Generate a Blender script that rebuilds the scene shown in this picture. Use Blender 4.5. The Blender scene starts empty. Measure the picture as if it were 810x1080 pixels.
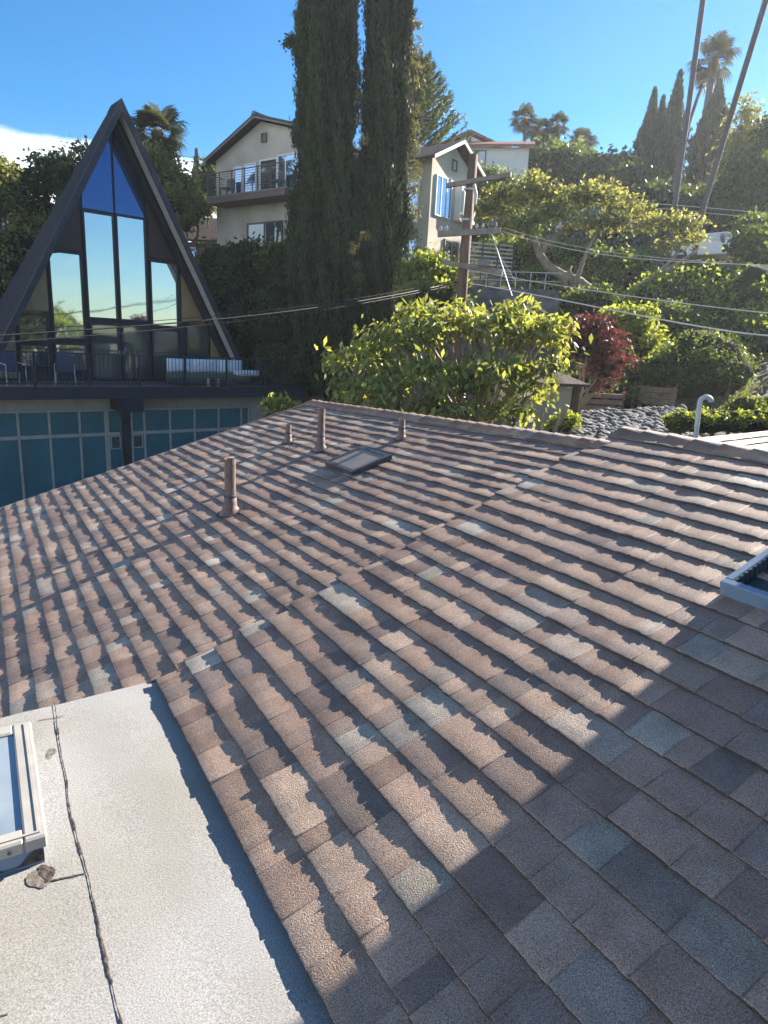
import bpy, math, random
import numpy as np
from mathutils import Matrix, Vector
rng = np.random.default_rng(7)
random.seed(7)
R = math.radians
C = bpy.context.scene.collection
sc = bpy.context.scene

# ------------------------------------------------------------------ camera
F = 694.0
CAMR = np.array([0.99878, 0.0, 0.04943]); CAMD = np.array([0.04794, -0.24357, -0.96870]); CAMF = np.array([0.01204, 0.96988, -0.24327])
cam = bpy.data.cameras.new('camera'); co = bpy.data.objects.new('camera', cam); C.objects.link(co)
cam.sensor_fit = 'VERTICAL'; cam.sensor_height = 24; cam.sensor_width = 24; cam.lens = 24 * F / 1080
cam.clip_start = 0.05; cam.clip_end = 3000
m = Matrix.Identity(4)
for i in range(3):
    m[i][0] = CAMR[i]; m[i][1] = -CAMD[i]; m[i][2] = -CAMF[i]
co.matrix_world = m
sc.camera = co

# ------------------------------------------------------------------ light
HAZE = 0.0006
SUN_AZ, SUN_EL = 52.0, 26.0        # azimuth clockwise from +Y
w = bpy.data.worlds.new("World"); sc.world = w; w.use_nodes = True
nt = w.node_tree; nt.nodes.clear()
wo = nt.nodes.new('ShaderNodeOutputWorld'); bg = nt.nodes.new('ShaderNodeBackground')
sky = nt.nodes.new('ShaderNodeTexSky'); sky.sky_type = 'NISHITA'; sky.sun_disc = False
sky.sun_elevation = R(SUN_EL); sky.sun_rotation = R(SUN_AZ)
sky.air_density = 1.0; sky.dust_density = 0.1; sky.ozone_density = 3.0
bg.inputs[1].default_value = 0.05
# clouds: a bank low in the sky on the left
tc = nt.nodes.new('ShaderNodeTexCoord'); sep = nt.nodes.new('ShaderNodeSeparateXYZ')
nt.links.new(tc.outputs['Generated'], sep.inputs[0])
def wn(op, a, b=None, c=None):
    n = nt.nodes.new('ShaderNodeMath'); n.operation = op
    for i, v in enumerate((a, b, c)):
        if v is None: continue
        if isinstance(v, (int, float)): n.inputs[i].default_value = v
        else: nt.links.new(v, n.inputs[i])
    return n.outputs[0]
noi = nt.nodes.new('ShaderNodeTexNoise'); noi.inputs['Scale'].default_value = 5.0; noi.inputs['Detail'].default_value = 7; noi.inputs['Roughness'].default_value = 0.62
mp = nt.nodes.new('ShaderNodeMapping'); mp.inputs['Scale'].default_value = (1, 1, 3.2); mp.inputs['Location'].default_value = (0.3, 0.1, 0.0)
nt.links.new(tc.outputs['Generated'], mp.inputs[0]); nt.links.new(mp.outputs[0], noi.inputs['Vector'])
# horizontal angle measure: x / y ; cloud top falls away to the right
side = wn('DIVIDE', sep.outputs[0], wn('MAXIMUM', sep.outputs[1], 0.05))
top = wn('MULTIPLY_ADD', side, -0.02, 0.222)                     # cloud-top height (z) vs side
edge = wn('ADD', wn('SUBTRACT', top, sep.outputs[2]), wn('MULTIPLY', wn('SUBTRACT', noi.outputs[0], 0.5), 0.05))
cm = nt.nodes.new('ShaderNodeMapRange'); cm.inputs[1].default_value = 0.0; cm.inputs[2].default_value = 0.014; nt.links.new(edge, cm.inputs[0])
lft = nt.nodes.new('ShaderNodeMapRange'); lft.inputs[1].default_value = -0.16; lft.inputs[2].default_value = -0.26; nt.links.new(side, lft.inputs[0])
msk = wn('MULTIPLY', cm.outputs[0], lft.outputs[0])
msk = wn('MULTIPLY', msk, 0.92)
mixc = nt.nodes.new('ShaderNodeMix'); mixc.data_type = 'RGBA'
nt.links.new(msk, mixc.inputs['Factor']); nt.links.new(sky.outputs[0], mixc.inputs['A']); mixc.inputs['B'].default_value = (9.5, 10.0, 10.6, 1)
hsv = nt.nodes.new('ShaderNodeHueSaturation'); hsv.inputs['Saturation'].default_value = 1.55
nt.links.new(mixc.outputs['Result'], hsv.inputs['Color'])
nt.links.new(hsv.outputs[0], bg.inputs[0]); nt.links.new(bg.outputs[0], wo.inputs[0])

sl = bpy.data.lights.new('sun', 'SUN'); sl.energy = 5.0; sl.angle = R(0.4); sl.color = (1.0, 0.90, 0.78)
so = bpy.data.objects.new('sun', sl); C.objects.link(so)
sd = Vector((math.sin(R(SUN_AZ)) * math.cos(R(SUN_EL)), math.cos(R(SUN_AZ)) * math.cos(R(SUN_EL)), math.sin(R(SUN_EL))))
so.rotation_euler = sd.to_track_quat('Z', 'Y').to_euler(); so.location = (30, 20, 40)
sc.view_settings.view_transform = 'Standard'; sc.view_settings.look = 'None'
sc.view_settings.exposure = 2.0; sc.view_settings.gamma = 1.0; sc.view_settings.use_curve_mapping = False
sc.cycles.max_bounces = 6; sc.cycles.transparent_max_bounces = 8; sc.cycles.transmission_bounces = 4

# ------------------------------------------------------------------ helpers
def at(x, y, Y):
    d = CAMR * (x - 405) + CAMD * (y - 540) + CAMF * F
    return d * Y / d[1]
def onz(x, y, z):
    d = CAMR * (x - 405) + CAMD * (y - 540) + CAMF * F
    return d * z / d[2]

def tag(o, label=None, cat=None, group=None, kind=None):
    if label: o['label'] = label
    if cat: o['category'] = cat
    if group: o['group'] = group
    if kind: o['kind'] = kind
    return o
def thing(name, label, cat, loc=(0, 0, 0), group=None):
    o = bpy.data.objects.new(name, None); C.objects.link(o); o.location = tuple(loc); o.empty_display_size = 0.2
    return tag(o, label, cat, group)

def mat(name, col, rough=0.8, col2=None, nscale=5.0, detail=4, bump=0.0, bscale=None, metallic=0.0, attr=None, spec=0.5, transl=0.0, stretch=(1, 1, 1), nlo=0.35, nhi=0.65):
    M = bpy.data.materials.new(name); M.use_nodes = True
    t = M.node_tree; b = t.nodes['Principled BSDF']; L = t.links
    b.inputs['Roughness'].default_value = rough; b.inputs['Metallic'].default_value = metallic
    b.inputs['Specular IOR Level'].default_value = spec
    b.inputs['Base Color'].default_value = (*col, 1)
    tcn = t.nodes.new('ShaderNodeTexCoord'); mpn = t.nodes.new('ShaderNodeMapping'); mpn.inputs['Scale'].default_value = stretch
    L.new(tcn.outputs['Object'], mpn.inputs[0])
    out = None
    if attr:
        a = t.nodes.new('ShaderNodeAttribute'); a.attribute_name = attr; out = a.outputs['Color']
    if col2 is not None:
        n = t.nodes.new('ShaderNodeTexNoise'); n.inputs['Scale'].default_value = nscale; n.inputs['Detail'].default_value = detail
        L.new(mpn.outputs[0], n.inputs['Vector'])
        mr = t.nodes.new('ShaderNodeMapRange'); mr.inputs[1].default_value = nlo; mr.inputs[2].default_value = nhi; L.new(n.outputs[0], mr.inputs[0])
        mx = t.nodes.new('ShaderNodeMix'); mx.data_type = 'RGBA'
        L.new(mr.outputs[0], mx.inputs['Factor']); mx.inputs['A'].default_value = (*col, 1); mx.inputs['B'].default_value = (*col2, 1)
        if out is not None:
            mu = t.nodes.new('ShaderNodeMix'); mu.data_type = 'RGBA'; mu.blend_type = 'MULTIPLY'; mu.inputs['Factor'].default_value = 1
            L.new(out, mu.inputs['A']); L.new(mx.outputs['Result'], mu.inputs['B']); out = mu.outputs['Result']
        else: out = mx.outputs['Result']
    if out is not None: L.new(out, b.inputs['Base Color'])
    if bump > 0:
        n2 = t.nodes.new('ShaderNodeTexNoise'); n2.inputs['Scale'].default_value = bscale or nscale; n2.inputs['Detail'].default_value = 3
        L.new(mpn.outputs[0], n2.inputs['Vector'])
        bp = t.nodes.new('ShaderNodeBump'); bp.inputs['Strength'].default_value = bump; bp.inputs['Distance'].default_value = 0.5 / (bscale or nscale)
        L.new(n2.outputs[0], bp.inputs['Height']); L.new(bp.outputs[0], b.inputs['Normal'])
    if transl > 0:
        tr = t.nodes.new('ShaderNodeBsdfTranslucent'); ms = t.nodes.new('ShaderNodeMixShader'); ms.inputs[0].default_value = transl
        if out is not None: L.new(out, tr.inputs[0])
        else: tr.inputs[0].default_value = (*col, 1)
        L.new(b.outputs[0], ms.inputs[1]); L.new(tr.outputs[0], ms.inputs[2])
        L.new(ms.outputs[0], t.nodes['Material Output'].inputs[0])
    return M

def leafmat(name, dark, light, transl=0.4, rough=0.5, tl=None):
    """leaf colour runs dark -> light by the per-leaf attribute 'rnd'; light passes through (tl tint)."""
    M = bpy.data.materials.new(name); M.use_nodes = True
    t = M.node_tree; b = t.nodes['Principled BSDF']; L = t.links
    b.inputs['Roughness'].default_value = rough; b.inputs['Specular IOR Level'].default_value = 0.35 if name == 'broad_leaves' else 0.12
    a = t.nodes.new('ShaderNodeAttribute'); a.attribute_name = 'rnd'
    mx = t.nodes.new('ShaderNodeMix'); mx.data_type = 'RGBA'; L.new(a.outputs['Fac'], mx.inputs['Factor'])
    mx.inputs['A'].default_value = (*dark, 1); mx.inputs['B'].default_value = (*light, 1)
    L.new(mx.outputs['Result'], b.inputs['Base Color'])
    tr = t.nodes.new('ShaderNodeBsdfTranslucent'); ms = t.nodes.new('ShaderNodeMixShader'); ms.inputs[0].default_value = transl
    mu = t.nodes.new('ShaderNodeMix'); mu.data_type = 'RGBA'; mu.blend_type = 'MULTIPLY'; mu.inputs['Factor'].default_value = 1
    L.new(mx.outputs['Result'], mu.inputs['A']); mu.inputs['B'].default_value = (*(tl or (2.4, 2.2, 0.8)), 1)
    L.new(mu.outputs['Result'], tr.inputs[0])
    L.new(b.outputs[0], ms.inputs[1]); L.new(tr.outputs[0], ms.inputs[2])
    L.new(ms.outputs[0], t.nodes['Material Output'].inputs[0])
    return M

def npmesh(name, V, Q, material, parent=None, rnd=None, colf=None, smooth=False):
    """V (n,3), Q (m,k) faces of equal size"""
    me = bpy.data.meshes.new(name); V = np.asarray(V, dtype=np.float32); Q = np.asarray(Q, dtype=np.int32)
    k = Q.shape[1]
    me.vertices.add(len(V)); me.vertices.foreach_set('co', V.ravel())
    me.loops.add(Q.size); me.loops.foreach_set('vertex_index', Q.ravel())
    me.polygons.add(len(Q)); me.polygons.foreach_set('loop_start', np.arange(0, Q.size, k, dtype=np.int32))
    me.polygons.foreach_set('loop_total', np.full(len(Q), k, dtype=np.int32))
    if smooth: me.polygons.foreach_set('use_smooth', np.ones(len(Q), dtype=bool))
    me.update(calc_edges=True)
    if rnd is not None:
        a = me.attributes.new('rnd', 'FLOAT', 'FACE'); a.data.foreach_set('value', np.asarray(rnd, dtype=np.float32))
    if colf is not None:
        a = me.attributes.new('tab', 'FLOAT_COLOR', 'FACE'); a.data.foreach_set('color', np.c_[colf, np.ones(len(colf))].astype(np.float32).ravel())
    me.materials.append(material)
    o = bpy.data.objects.new(name, me); C.objects.link(o)
    if parent is not None: put(o, parent)
    return o
def put(o, parent):
    o.parent = parent
    # parents carry only a translation; geometry is in world space
    loc = Vector((0, 0, 0)); q = parent
    while q is not None: loc += q.location; q = q.parent
    o.location = o.location - loc if q is None else o.location

class MB:
    def __init__(s): s.v = []; s.f = []
    def poly(s, pts): 
        i = len(s.v); s.v += [tuple(map(float, p)) for p in pts]; s.f.append(tuple(range(i, i + len(pts))))
    def prism(s, pts, off):
        """extrude polygon pts (3D) by vector off"""
        i = len(s.v); n = len(pts); off = np.asarray(off, float)
        s.v += [tuple(map(float, p)) for p in pts] + [tuple(map(float, np.asarray(p) + off)) for p in pts]
        s.f.append(tuple(range(i, i + n))); s.f.append(tuple(range(i + 2 * n - 1, i + n - 1, -1)))
        for k in range(n):
            a, b = i + k, i + (k + 1) % n; s.f.append((a, a + n, b + n, b))
        return s
    def obox(s, c, ax, ay, az, sx, sy, sz):
        c = np.asarray(c, float); ax, ay, az = [np.asarray(q, float) for q in (ax, ay, az)]
        p = [c + ax * sx * i / 2 + ay * sy * j / 2 - az * sz / 2 for i, j in ((-1, -1), (1, -1), (1, 1), (-1, 1))]
        return s.prism(p, az * sz)
    def tube(s, path, rad, n=8, cap=True):
        path = [np.asarray(p, float) for p in path]
        if np.isscalar(rad): rad = [rad] * len(path)
        base = len(s.v); up0 = None
        for k, p in enumerate(path):
            d = path[min(k + 1, len(path) - 1)] - path[max(k - 1, 0)]; d = d / (np.linalg.norm(d) + 1e-9)
            if up0 is None:
                up0 = np.array([0, 0, 1.0]) if abs(d[2]) < 0.9 else np.array([1.0, 0, 0])
            a = np.cross(d, up0); a /= np.linalg.norm(a); b = np.cross(a, d); up0 = b
            for j in range(n):
                t = 2 * math.pi * j / n; s.v.append(tuple(p + rad[k] * (a * math.cos(t) + b * math.sin(t))))
        for k in range(len(path) - 1):
            for j in range(n):
                i0 = base + k * n + j; i1 = base + k * n + (j + 1) % n
                s.f.append((i0, i1, i1 + n, i0 + n))
        if cap:
            s.f.append(tuple(base + j for j in range(n))[::-1]); s.f.append(tuple(base + (len(path) - 1) * n + j for j in range(n)))
        return s
    def build(s, name, material, parent=None, smooth=False, bevel=0):
        me = bpy.data.meshes.new(name); me.from_pydata(s.v, [], s.f); me.update()
        import bmesh
        bm = bmesh.new(); bm.from_mesh(me); bmesh.ops.recalc_face_normals(bm, faces=bm.faces)
        if bevel: bmesh.ops.bevel(bm, geom=list(bm.edges), offset=bevel, segments=1, affect='EDGES')
        bm.to_mesh(me); bm.free()
        if smooth: me.polygons.foreach_set('use_smooth', [True] * len(me.polygons))
        me.materials.append(material)
        o = bpy.data.objects.new(name, me); C.objects.link(o)
        if parent is not None: put(o, parent)
        return o

class Fr:
    """local frame of a wall: s along it, b backwards into the building, z up (absolute)"""
    def __init__(s, o, e, nb): s.o = np.array([o[0], o[1], 0.0]); s.e = np.array([e[0], e[1], 0.0]); s.n = np.array([nb[0], nb[1], 0.0])
    def p(s, a, b, z): return s.o + s.e * a + s.n * b + np.array([0, 0, z])
    def box(s, mb, a0, a1, b0, b1, z0, z1):
        return mb.prism([s.p(a0, b0, z0), s.p(a1, b0, z0), s.p(a1, b1, z0), s.p(a0, b1, z0)], (0, 0, z1 - z0))
    def wallpoly(s, mb, pts, b0, b1):
        return mb.prism([s.p(a, b0, z) for a, z in pts], s.n * (b1 - b0))
    def frame(s, mb, a0, a1, z0, z1, b0, b1, t):
        s.box(mb, a0, a1, b0, b1, z0, z0 + t); s.box(mb, a0, a1, b0, b1, z1 - t, z1)
        s.box(mb, a0, a0 + t, b0, b1, z0 + t, z1 - t); s.box(mb, a1 - t, a1, b0, b1, z0 + t, z1 - t)
        return mb

def vnoise(x, seed, octs=((1, 1.0),)):
    """1-D value noise"""
    r = np.random.default_rng(seed); out = np.zeros_like(x)
    for fr, am in octs:
        tb = r.uniform(-1, 1, 4096); xx = x * fr + r.uniform(0, 1000); i = np.floor(xx).astype(int); f = xx - i; f = f * f * (3 - 2 * f)
        out += am * (tb[i % 4096] * (1 - f) + tb[(i + 1) % 4096] * f)
    return out

def jagnoise(u, r, seg=(0.012, 0.055), amp=1.0):
    """piecewise linear noise with abrupt steps, like a torn granule edge"""
    lo, hi = u[0], u[-1] + 0.2; bp = [lo]
    while bp[-1] < hi: bp.append(bp[-1] + r.uniform(*seg))
    bp = np.array(bp); k = np.clip(np.searchsorted(bp, u, side='right') - 1, 0, len(bp) - 2)
    a = r.uniform(-1, 1, len(bp)); b = np.where(r.random(len(bp)) < 0.45, np.roll(a, -1), a + r.uniform(-.6, .6, len(bp)))
    f = (u - bp[k]) / (bp[k + 1] - bp[k]); return amp * (a[k] * (1 - f) + b[k] * f)

# ------------------------------------------------------------------ materials
M = {}
def granmat(name, dark, light, bump, attr=None, scale=330, rough=0.92, big=None, spec=0.2):
    m_ = mat(name, dark, rough, light, scale, 2, bump, scale * 0.8, attr=attr, spec=spec, nlo=0.3, nhi=0.72)
    if big:
        t = m_.node_tree; b = t.nodes['Principled BSDF']; src = b.inputs['Base Color'].links[0].from_socket
        n = t.nodes.new('ShaderNodeTexNoise'); n.inputs['Scale'].default_value = big[0]; n.inputs['Detail'].default_value = 6
        tcn = [q for q in t.nodes if q.type == 'TEX_COORD'][0]; t.links.new(tcn.outputs['Object'], n.inputs['Vector'])
        mr = t.nodes.new('ShaderNodeMapRange'); mr.inputs[1].default_value = 0.42; mr.inputs[2].default_value = 0.68; t.links.new(n.outputs[0], mr.inputs[0])
        mu = t.nodes.new('ShaderNodeMix'); mu.data_type = 'RGBA'; mu.blend_type = 'MULTIPLY'
        t.links.new(mr.outputs[0], mu.inputs['Factor']); t.links.new(src, mu.inputs['A']); mu.inputs['B'].default_value = (*big[1], 1)
        t.links.new(mu.outputs['Result'], b.inputs['Base Color'])
    return m_
M['shingle'] = granmat('shingle', (0.42, 0.40, 0.40), (1.75, 1.72, 1.66), 1.0, attr='tab', scale=290, rough=0.6, spec=0.5, big=(9.0, (0.78, 0.75, 0.72)))
M['capsheet'] = granmat('mineral_cap_sheet', (0.185, 0.185, 0.18), (0.38, 0.378, 0.368), 0.3, scale=230, big=(1.6, (0.85, 0.82, 0.75)))
M['tar'] = mat('bitumen', (0.03, 0.026, 0.024), 0.75, (0.09, 0.07, 0.055), 60, bump=0.8)
M['stain'] = mat('rust_stain', (0.085, 0.070, 0.055), 0.9, (0.19, 0.175, 0.155), 60, bump=0.3)
M['whitemetal'] = mat('white_vinyl', (0.36, 0.345, 0.31), 0.45, (0.30, 0.285, 0.26), 8)
M['galv'] = mat('weathered_paint', (0.52, 0.54, 0.55), 0.5, (0.40, 0.42, 0.44), 12)
M['curb'] = mat('blue_grey_flashing', (0.17, 0.25, 0.34), 0.45, (0.13, 0.19, 0.27), 9)
M['pipe'] = mat('painted_vent_pipe', (0.20, 0.135, 0.115), 0.7, (0.13, 0.09, 0.08), 18, bump=0.3)
M['darkmetal'] = mat('dark_frame', (0.045, 0.05, 0.06), 0.45, (0.07, 0.075, 0.085), 15)
M['navy'] = mat('navy_black_paint', (0.009, 0.014, 0.027), 0.5, (0.015, 0.022, 0.038), 4)
M['roofdark'] = mat('charcoal_shingle', (0.011, 0.015, 0.023), 0.9, (0.026, 0.031, 0.042), 6, bump=0.5, bscale=20, stretch=(1, 1, 4), spec=0.2)
M['soffit'] = mat('pale_soffit', (0.52, 0.50, 0.47), 0.7, (0.45, 0.43, 0.40), 5)
M['teal'] = mat('teal_paint', (0.020, 0.12, 0.155), 0.45, (0.030, 0.155, 0.19), 1.2, 6)
M['garwhite'] = mat('off_white_trim', (0.40, 0.40, 0.37), 0.6, (0.33, 0.32, 0.29), 3)
M['purple'] = mat('plum_brown_panel', (0.045, 0.028, 0.034), 0.6, (0.06, 0.038, 0.042), 3)
M['gold'] = mat('ochre_panel', (0.30, 0.21, 0.10), 0.55, (0.38, 0.27, 0.13), 3)
M['stucco'] = mat('beige_stucco', (0.43, 0.40, 0.33), 0.9, (0.57, 0.53, 0.44), 0.9, bump=0.25, bscale=25)
M['stuccowhite'] = mat('white_stucco', (0.72, 0.71, 0.68), 0.9, (0.62, 0.61, 0.58), 1.0, bump=0.2, bscale=20)
M['brownroof'] = mat('dark_brown_roof', (0.055, 0.038, 0.034), 0.9, (0.09, 0.06, 0.05), 5, bump=0.4, bscale=12, stretch=(1, 1, 3))
M['clay'] = mat('clay_tile', (0.22, 0.085, 0.055), 0.8, (0.32, 0.15, 0.10), 5, bump=0.6, bscale=10)
M['white'] = mat('white_paint', (0.75, 0.75, 0.74), 0.45)
M['conc'] = mat('concrete', (0.17, 0.17, 0.165), 0.9, (0.25, 0.245, 0.235), 1.5, bump=0.2, bscale=14)
M['wood'] = mat('weathered_pole_wood', (0.10, 0.055, 0.035), 0.85, (0.16, 0.10, 0.07), 9, bump=0.5, stretch=(1, 1, 0.15))
M['armwood'] = mat('grey_crossarm_wood', (0.28, 0.24, 0.20), 0.85, (0.19, 0.16, 0.13), 6, bump=0.4)
M['bark'] = mat('bark', (0.17, 0.13, 0.10), 0.9, (0.10, 0.075, 0.06), 10, bump=0.7, stretch=(1, 1, 0.3))
M['palebark'] = mat('pale_bark', (0.30, 0.25, 0.20), 0.9, (0.19, 0.155, 0.12), 6, bump=0.6, stretch=(1, 1, 0.4))
M['palmtrunk'] = mat('palm_bark', (0.13, 0.125, 0.14), 0.9, (0.095, 0.09, 0.10), 8, bump=0.6, stretch=(1, 1, 4))
M['cable'] = mat('black_cable', (0.02, 0.02, 0.022), 0.6)
M['palecable'] = mat('sunlit_cable', (0.62, 0.60, 0.57), 0.4)  # sunlight on the wires painted in as a pale colour
M['ceramic'] = mat('insulator', (0.5, 0.5, 0.48), 0.3)
M['stone'] = mat('rubble_stone', (0.065, 0.07, 0.072), 0.9, (0.16, 0.165, 0.165), 2.5, bump=0.5, bscale=20)
M['timber'] = mat('timber_wall', (0.17, 0.12, 0.09), 0.9, (0.24, 0.18, 0.14), 4, bump=0.3)
M['siding'] = mat('cream_siding', (0.50, 0.45, 0.36), 0.75, (0.42, 0.38, 0.30), 3)
M['fabric'] = mat('white_cushion', (0.85, 0.85, 0.85), 0.9, (0.75, 0.75, 0.77), 8, bump=0.3)
M['greenfab'] = mat('grey_green_mattress', (0.10, 0.13, 0.11), 0.9, (0.15, 0.18, 0.15), 10)
M['bluefab'] = mat('slate_blue_sling', (0.035, 0.05, 0.09), 0.7)
def glass(name, col, metal, rough=0.03, wav=0.0):
    m_ = mat(name, col, rough, metallic=metal, spec=0.9)
    if wav:
        t = m_.node_tree; b = t.nodes['Principled BSDF']; n = t.nodes.new('ShaderNodeTexNoise'); n.inputs['Scale'].default_value = 0.8
        tcn = [q for q in t.nodes if q.type == 'TEX_COORD'][0]; t.links.new(tcn.outputs['Object'], n.inputs['Vector'])
        bp = t.nodes.new('ShaderNodeBump'); bp.inputs['Strength'].default_value = wav; bp.inputs['Distance'].default_value = 0.02; t.links.new(n.outputs[0], bp.inputs['Height']); t.links.new(bp.outputs[0], b.inputs['Normal'])
    return m_
M['mirror'] = glass('reflective_glass', (0.52, 0.62, 0.66), 0.9, wav=0.25)
M['skyrefl'] = glass('sky_reflection_glass', (0.03, 0.10, 0.26), 0.75, wav=0.1)  # reflected upper sky painted in as the glass colour
M['darkglass'] = glass('dark_glass', (0.16, 0.20, 0.22), 0.7, wav=0.2)
M['houseglass'] = glass('house_glass', (0.22, 0.36, 0.55), 0.75, wav=0.2)
M['skyglass'] = mat('skylight_glass', (0.22, 0.28, 0.32), 0.22, (0.34, 0.39, 0.42), 3.5, 5, metallic=0.25, spec=0.8)
M['bluepan'] = glass('blue_glass_pane', (0.14, 0.30, 0.55), 0.5, 0.25)
M['smoke'] = mat('bronze_dome_plastic', (0.24, 0.19, 0.15), 0.35, (0.18, 0.15, 0.12), 6)
M['mesh'] = mat('dark_green_insect_mesh', (0.02, 0.035, 0.04), 0.6, (0.05, 0.075, 0.08), 220, 1, bump=0.5, bscale=220)
M['body'] = mat('white_car_paint', (0.72, 0.74, 0.78), 0.25)
M['rubber'] = mat('tyre_rubber', (0.02, 0.02, 0.02), 0.8)
M['ground'] = mat('hillside_soil', (0.06, 0.07, 0.03), 0.95, (0.13, 0.10, 0.065), 0.35, 8, bump=0.4, bscale=3)
M['road'] = mat('asphalt', (0.05, 0.05, 0.052), 0.9, (0.07, 0.07, 0.07), 3)

# ------------------------------------------------------------------ terrain
ctrl = [(0, -40, -4.8), (-40, -30, -6), (40, -30, -3), (0, 0, -4.8), (-12, 5, -5.2), (12, 0, -3.8), (-12, 14, -5.6), (-20, 8, -6), (0, 12, -4.6), (-4, 21, -5.0), (-14, 24, -5.0),
        (-1, 22, -4.0), (3, 13, -3.6), (7, 13, -2.6), (5.5, 17, -2.1), (9, 20, -1.4), (14, 17, -0.8), (20, 12, 0), (2.4, 22, -3.0), (0, 27, -2.4), (-2.5, 27, -2.4),
        (-8.8, 34.5, 3.9), (-4, 32, 3.7), (1.6, 28.5, 3.2), (3.5, 32, 3.8), (-8, 44, 5.5), (-12, 36, 2.5), (-14, 28, -2.0), (-18, 33, 1.0), (-28, 38, 2.0), (-30, 20, -5),
        (9.3, 29, 1.6), (14, 32, 2.6), (11, 36, 4.0), (18, 40, 5.6), (12, 43, 6.5), (24, 36, 5.5), (30, 28, 5.5),
        (8, 57, 12.2), (14, 66, 16.3), (23, 62, 13.4), (32, 62, 14.5), (45, 60, 14), (-10, 70, 11), (-30, 70, 7), (-50, 60, 4), (10, 90, 20), (40, 95, 21), (-40, 100, 10), (70, 60, 14), (60, 20, 6), (-70, 20, -6), (90, 100, 20), (-90, 110, 8)]
ctrl = np.array(ctrl, float)
def tps(r2): return 0.5 * r2 * np.log(r2 + 1e-6)
_X = ctrl[:, :2]; _d = ((_X[:, None] - _X[None]) ** 2).sum(-1); n_ = len(_X)
_A = np.zeros((n_ + 3, n_ + 3)); _A[:n_, :n_] = tps(_d) + np.eye(n_) * 4.0; _A[:n_, n_] = 1; _A[:n_, n_ + 1:] = _X; _A[n_:, :n_] = _A[:n_, n_:].T
_w = np.linalg.solve(_A, np.r_[ctrl[:, 2], 0, 0, 0])
def H(x, y):
    x = np.atleast_1d(np.asarray(x, float)); y = np.atleast_1d(np.asarray(y, float))
    xc = np.clip(x, -95, 95); yc = np.clip(y, -45, 112)
    d = (xc[:, None] - _X[None, :, 0]) ** 2 + (yc[:, None] - _X[None, :, 1]) ** 2
    return tps(d) @ _w[:n_] + _w[n_] + xc * _w[n_ + 1] + yc * _w[n_ + 2]
gx = np.r_[-260, -180, -120, np.arange(-96, 97, 1.5), 120, 180, 260]; gy = np.r_[-200, -120, -70, np.arange(-46, 114, 1.5), 150, 210, 280]
GX, GY = np.meshgrid(gx, gy); GZ = H(GX.ravel(), GY.ravel()).reshape(GX.shape)
far = np.maximum(0, np.maximum(abs(GX) - 96, np.maximum(GY - 112, -46 - GY))); GZ = GZ - far * 0.05
GZ += 0.12 * np.sin(GX * 1.3 + GY * 0.7) * (np.maximum(abs(GX), abs(GY)) < 96)
nx, ny = len(gx), len(gy); idx = np.arange(nx * ny).reshape(ny, nx)
Q = np.c_[idx[:-1, :-1].ravel(), idx[:-1, 1:].ravel(), idx[1:, 1:].ravel(), idx[1:, :-1].ravel()]
g = npmesh('ground', np.c_[GX.ravel(), GY.ravel(), GZ.ravel()], Q, M['ground'], smooth=True); tag(g, kind='structure')

# ------------------------------------------------------------------ own house: roof
D1 = np.array([-0.515745, 0.856742, 0.0]); D2 = np.array([0.811922, 0.488764, 0.319206]); N = np.array([-0.273477, -0.164629, 0.947685]); DP = np.array([0.856742, 0.515745, 0.0])
HP = 1.648
def RP(u, v, h=0.0):
    u = np.asarray(u, float); v = np.asarray(v, float); h = np.asarray(h, float)
    return u[..., None] * D1 + v[..., None] * D2 + (h - HP)[..., None] * N
house = thing('low_shingled_house', 'low foreground house with brown mottled shingle roof and a flat pale roof section', 'house', (0.5, 4.0, -4.7))
PAL = 1.22 * np.array([(.225, .160, .122), (.245, .178, .136), (.200, .138, .108), (.270, .205, .158), (.165, .122, .102), (.165, .128, .108), (.235, .212, .178), (.290, .265, .225), (.215, .180, .150), (.185, .128, .100)])
PW = np.array([.20, .17, .15, .10, .11, .08, .035, .035, .06, .06]); PW /= PW.sum()

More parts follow.
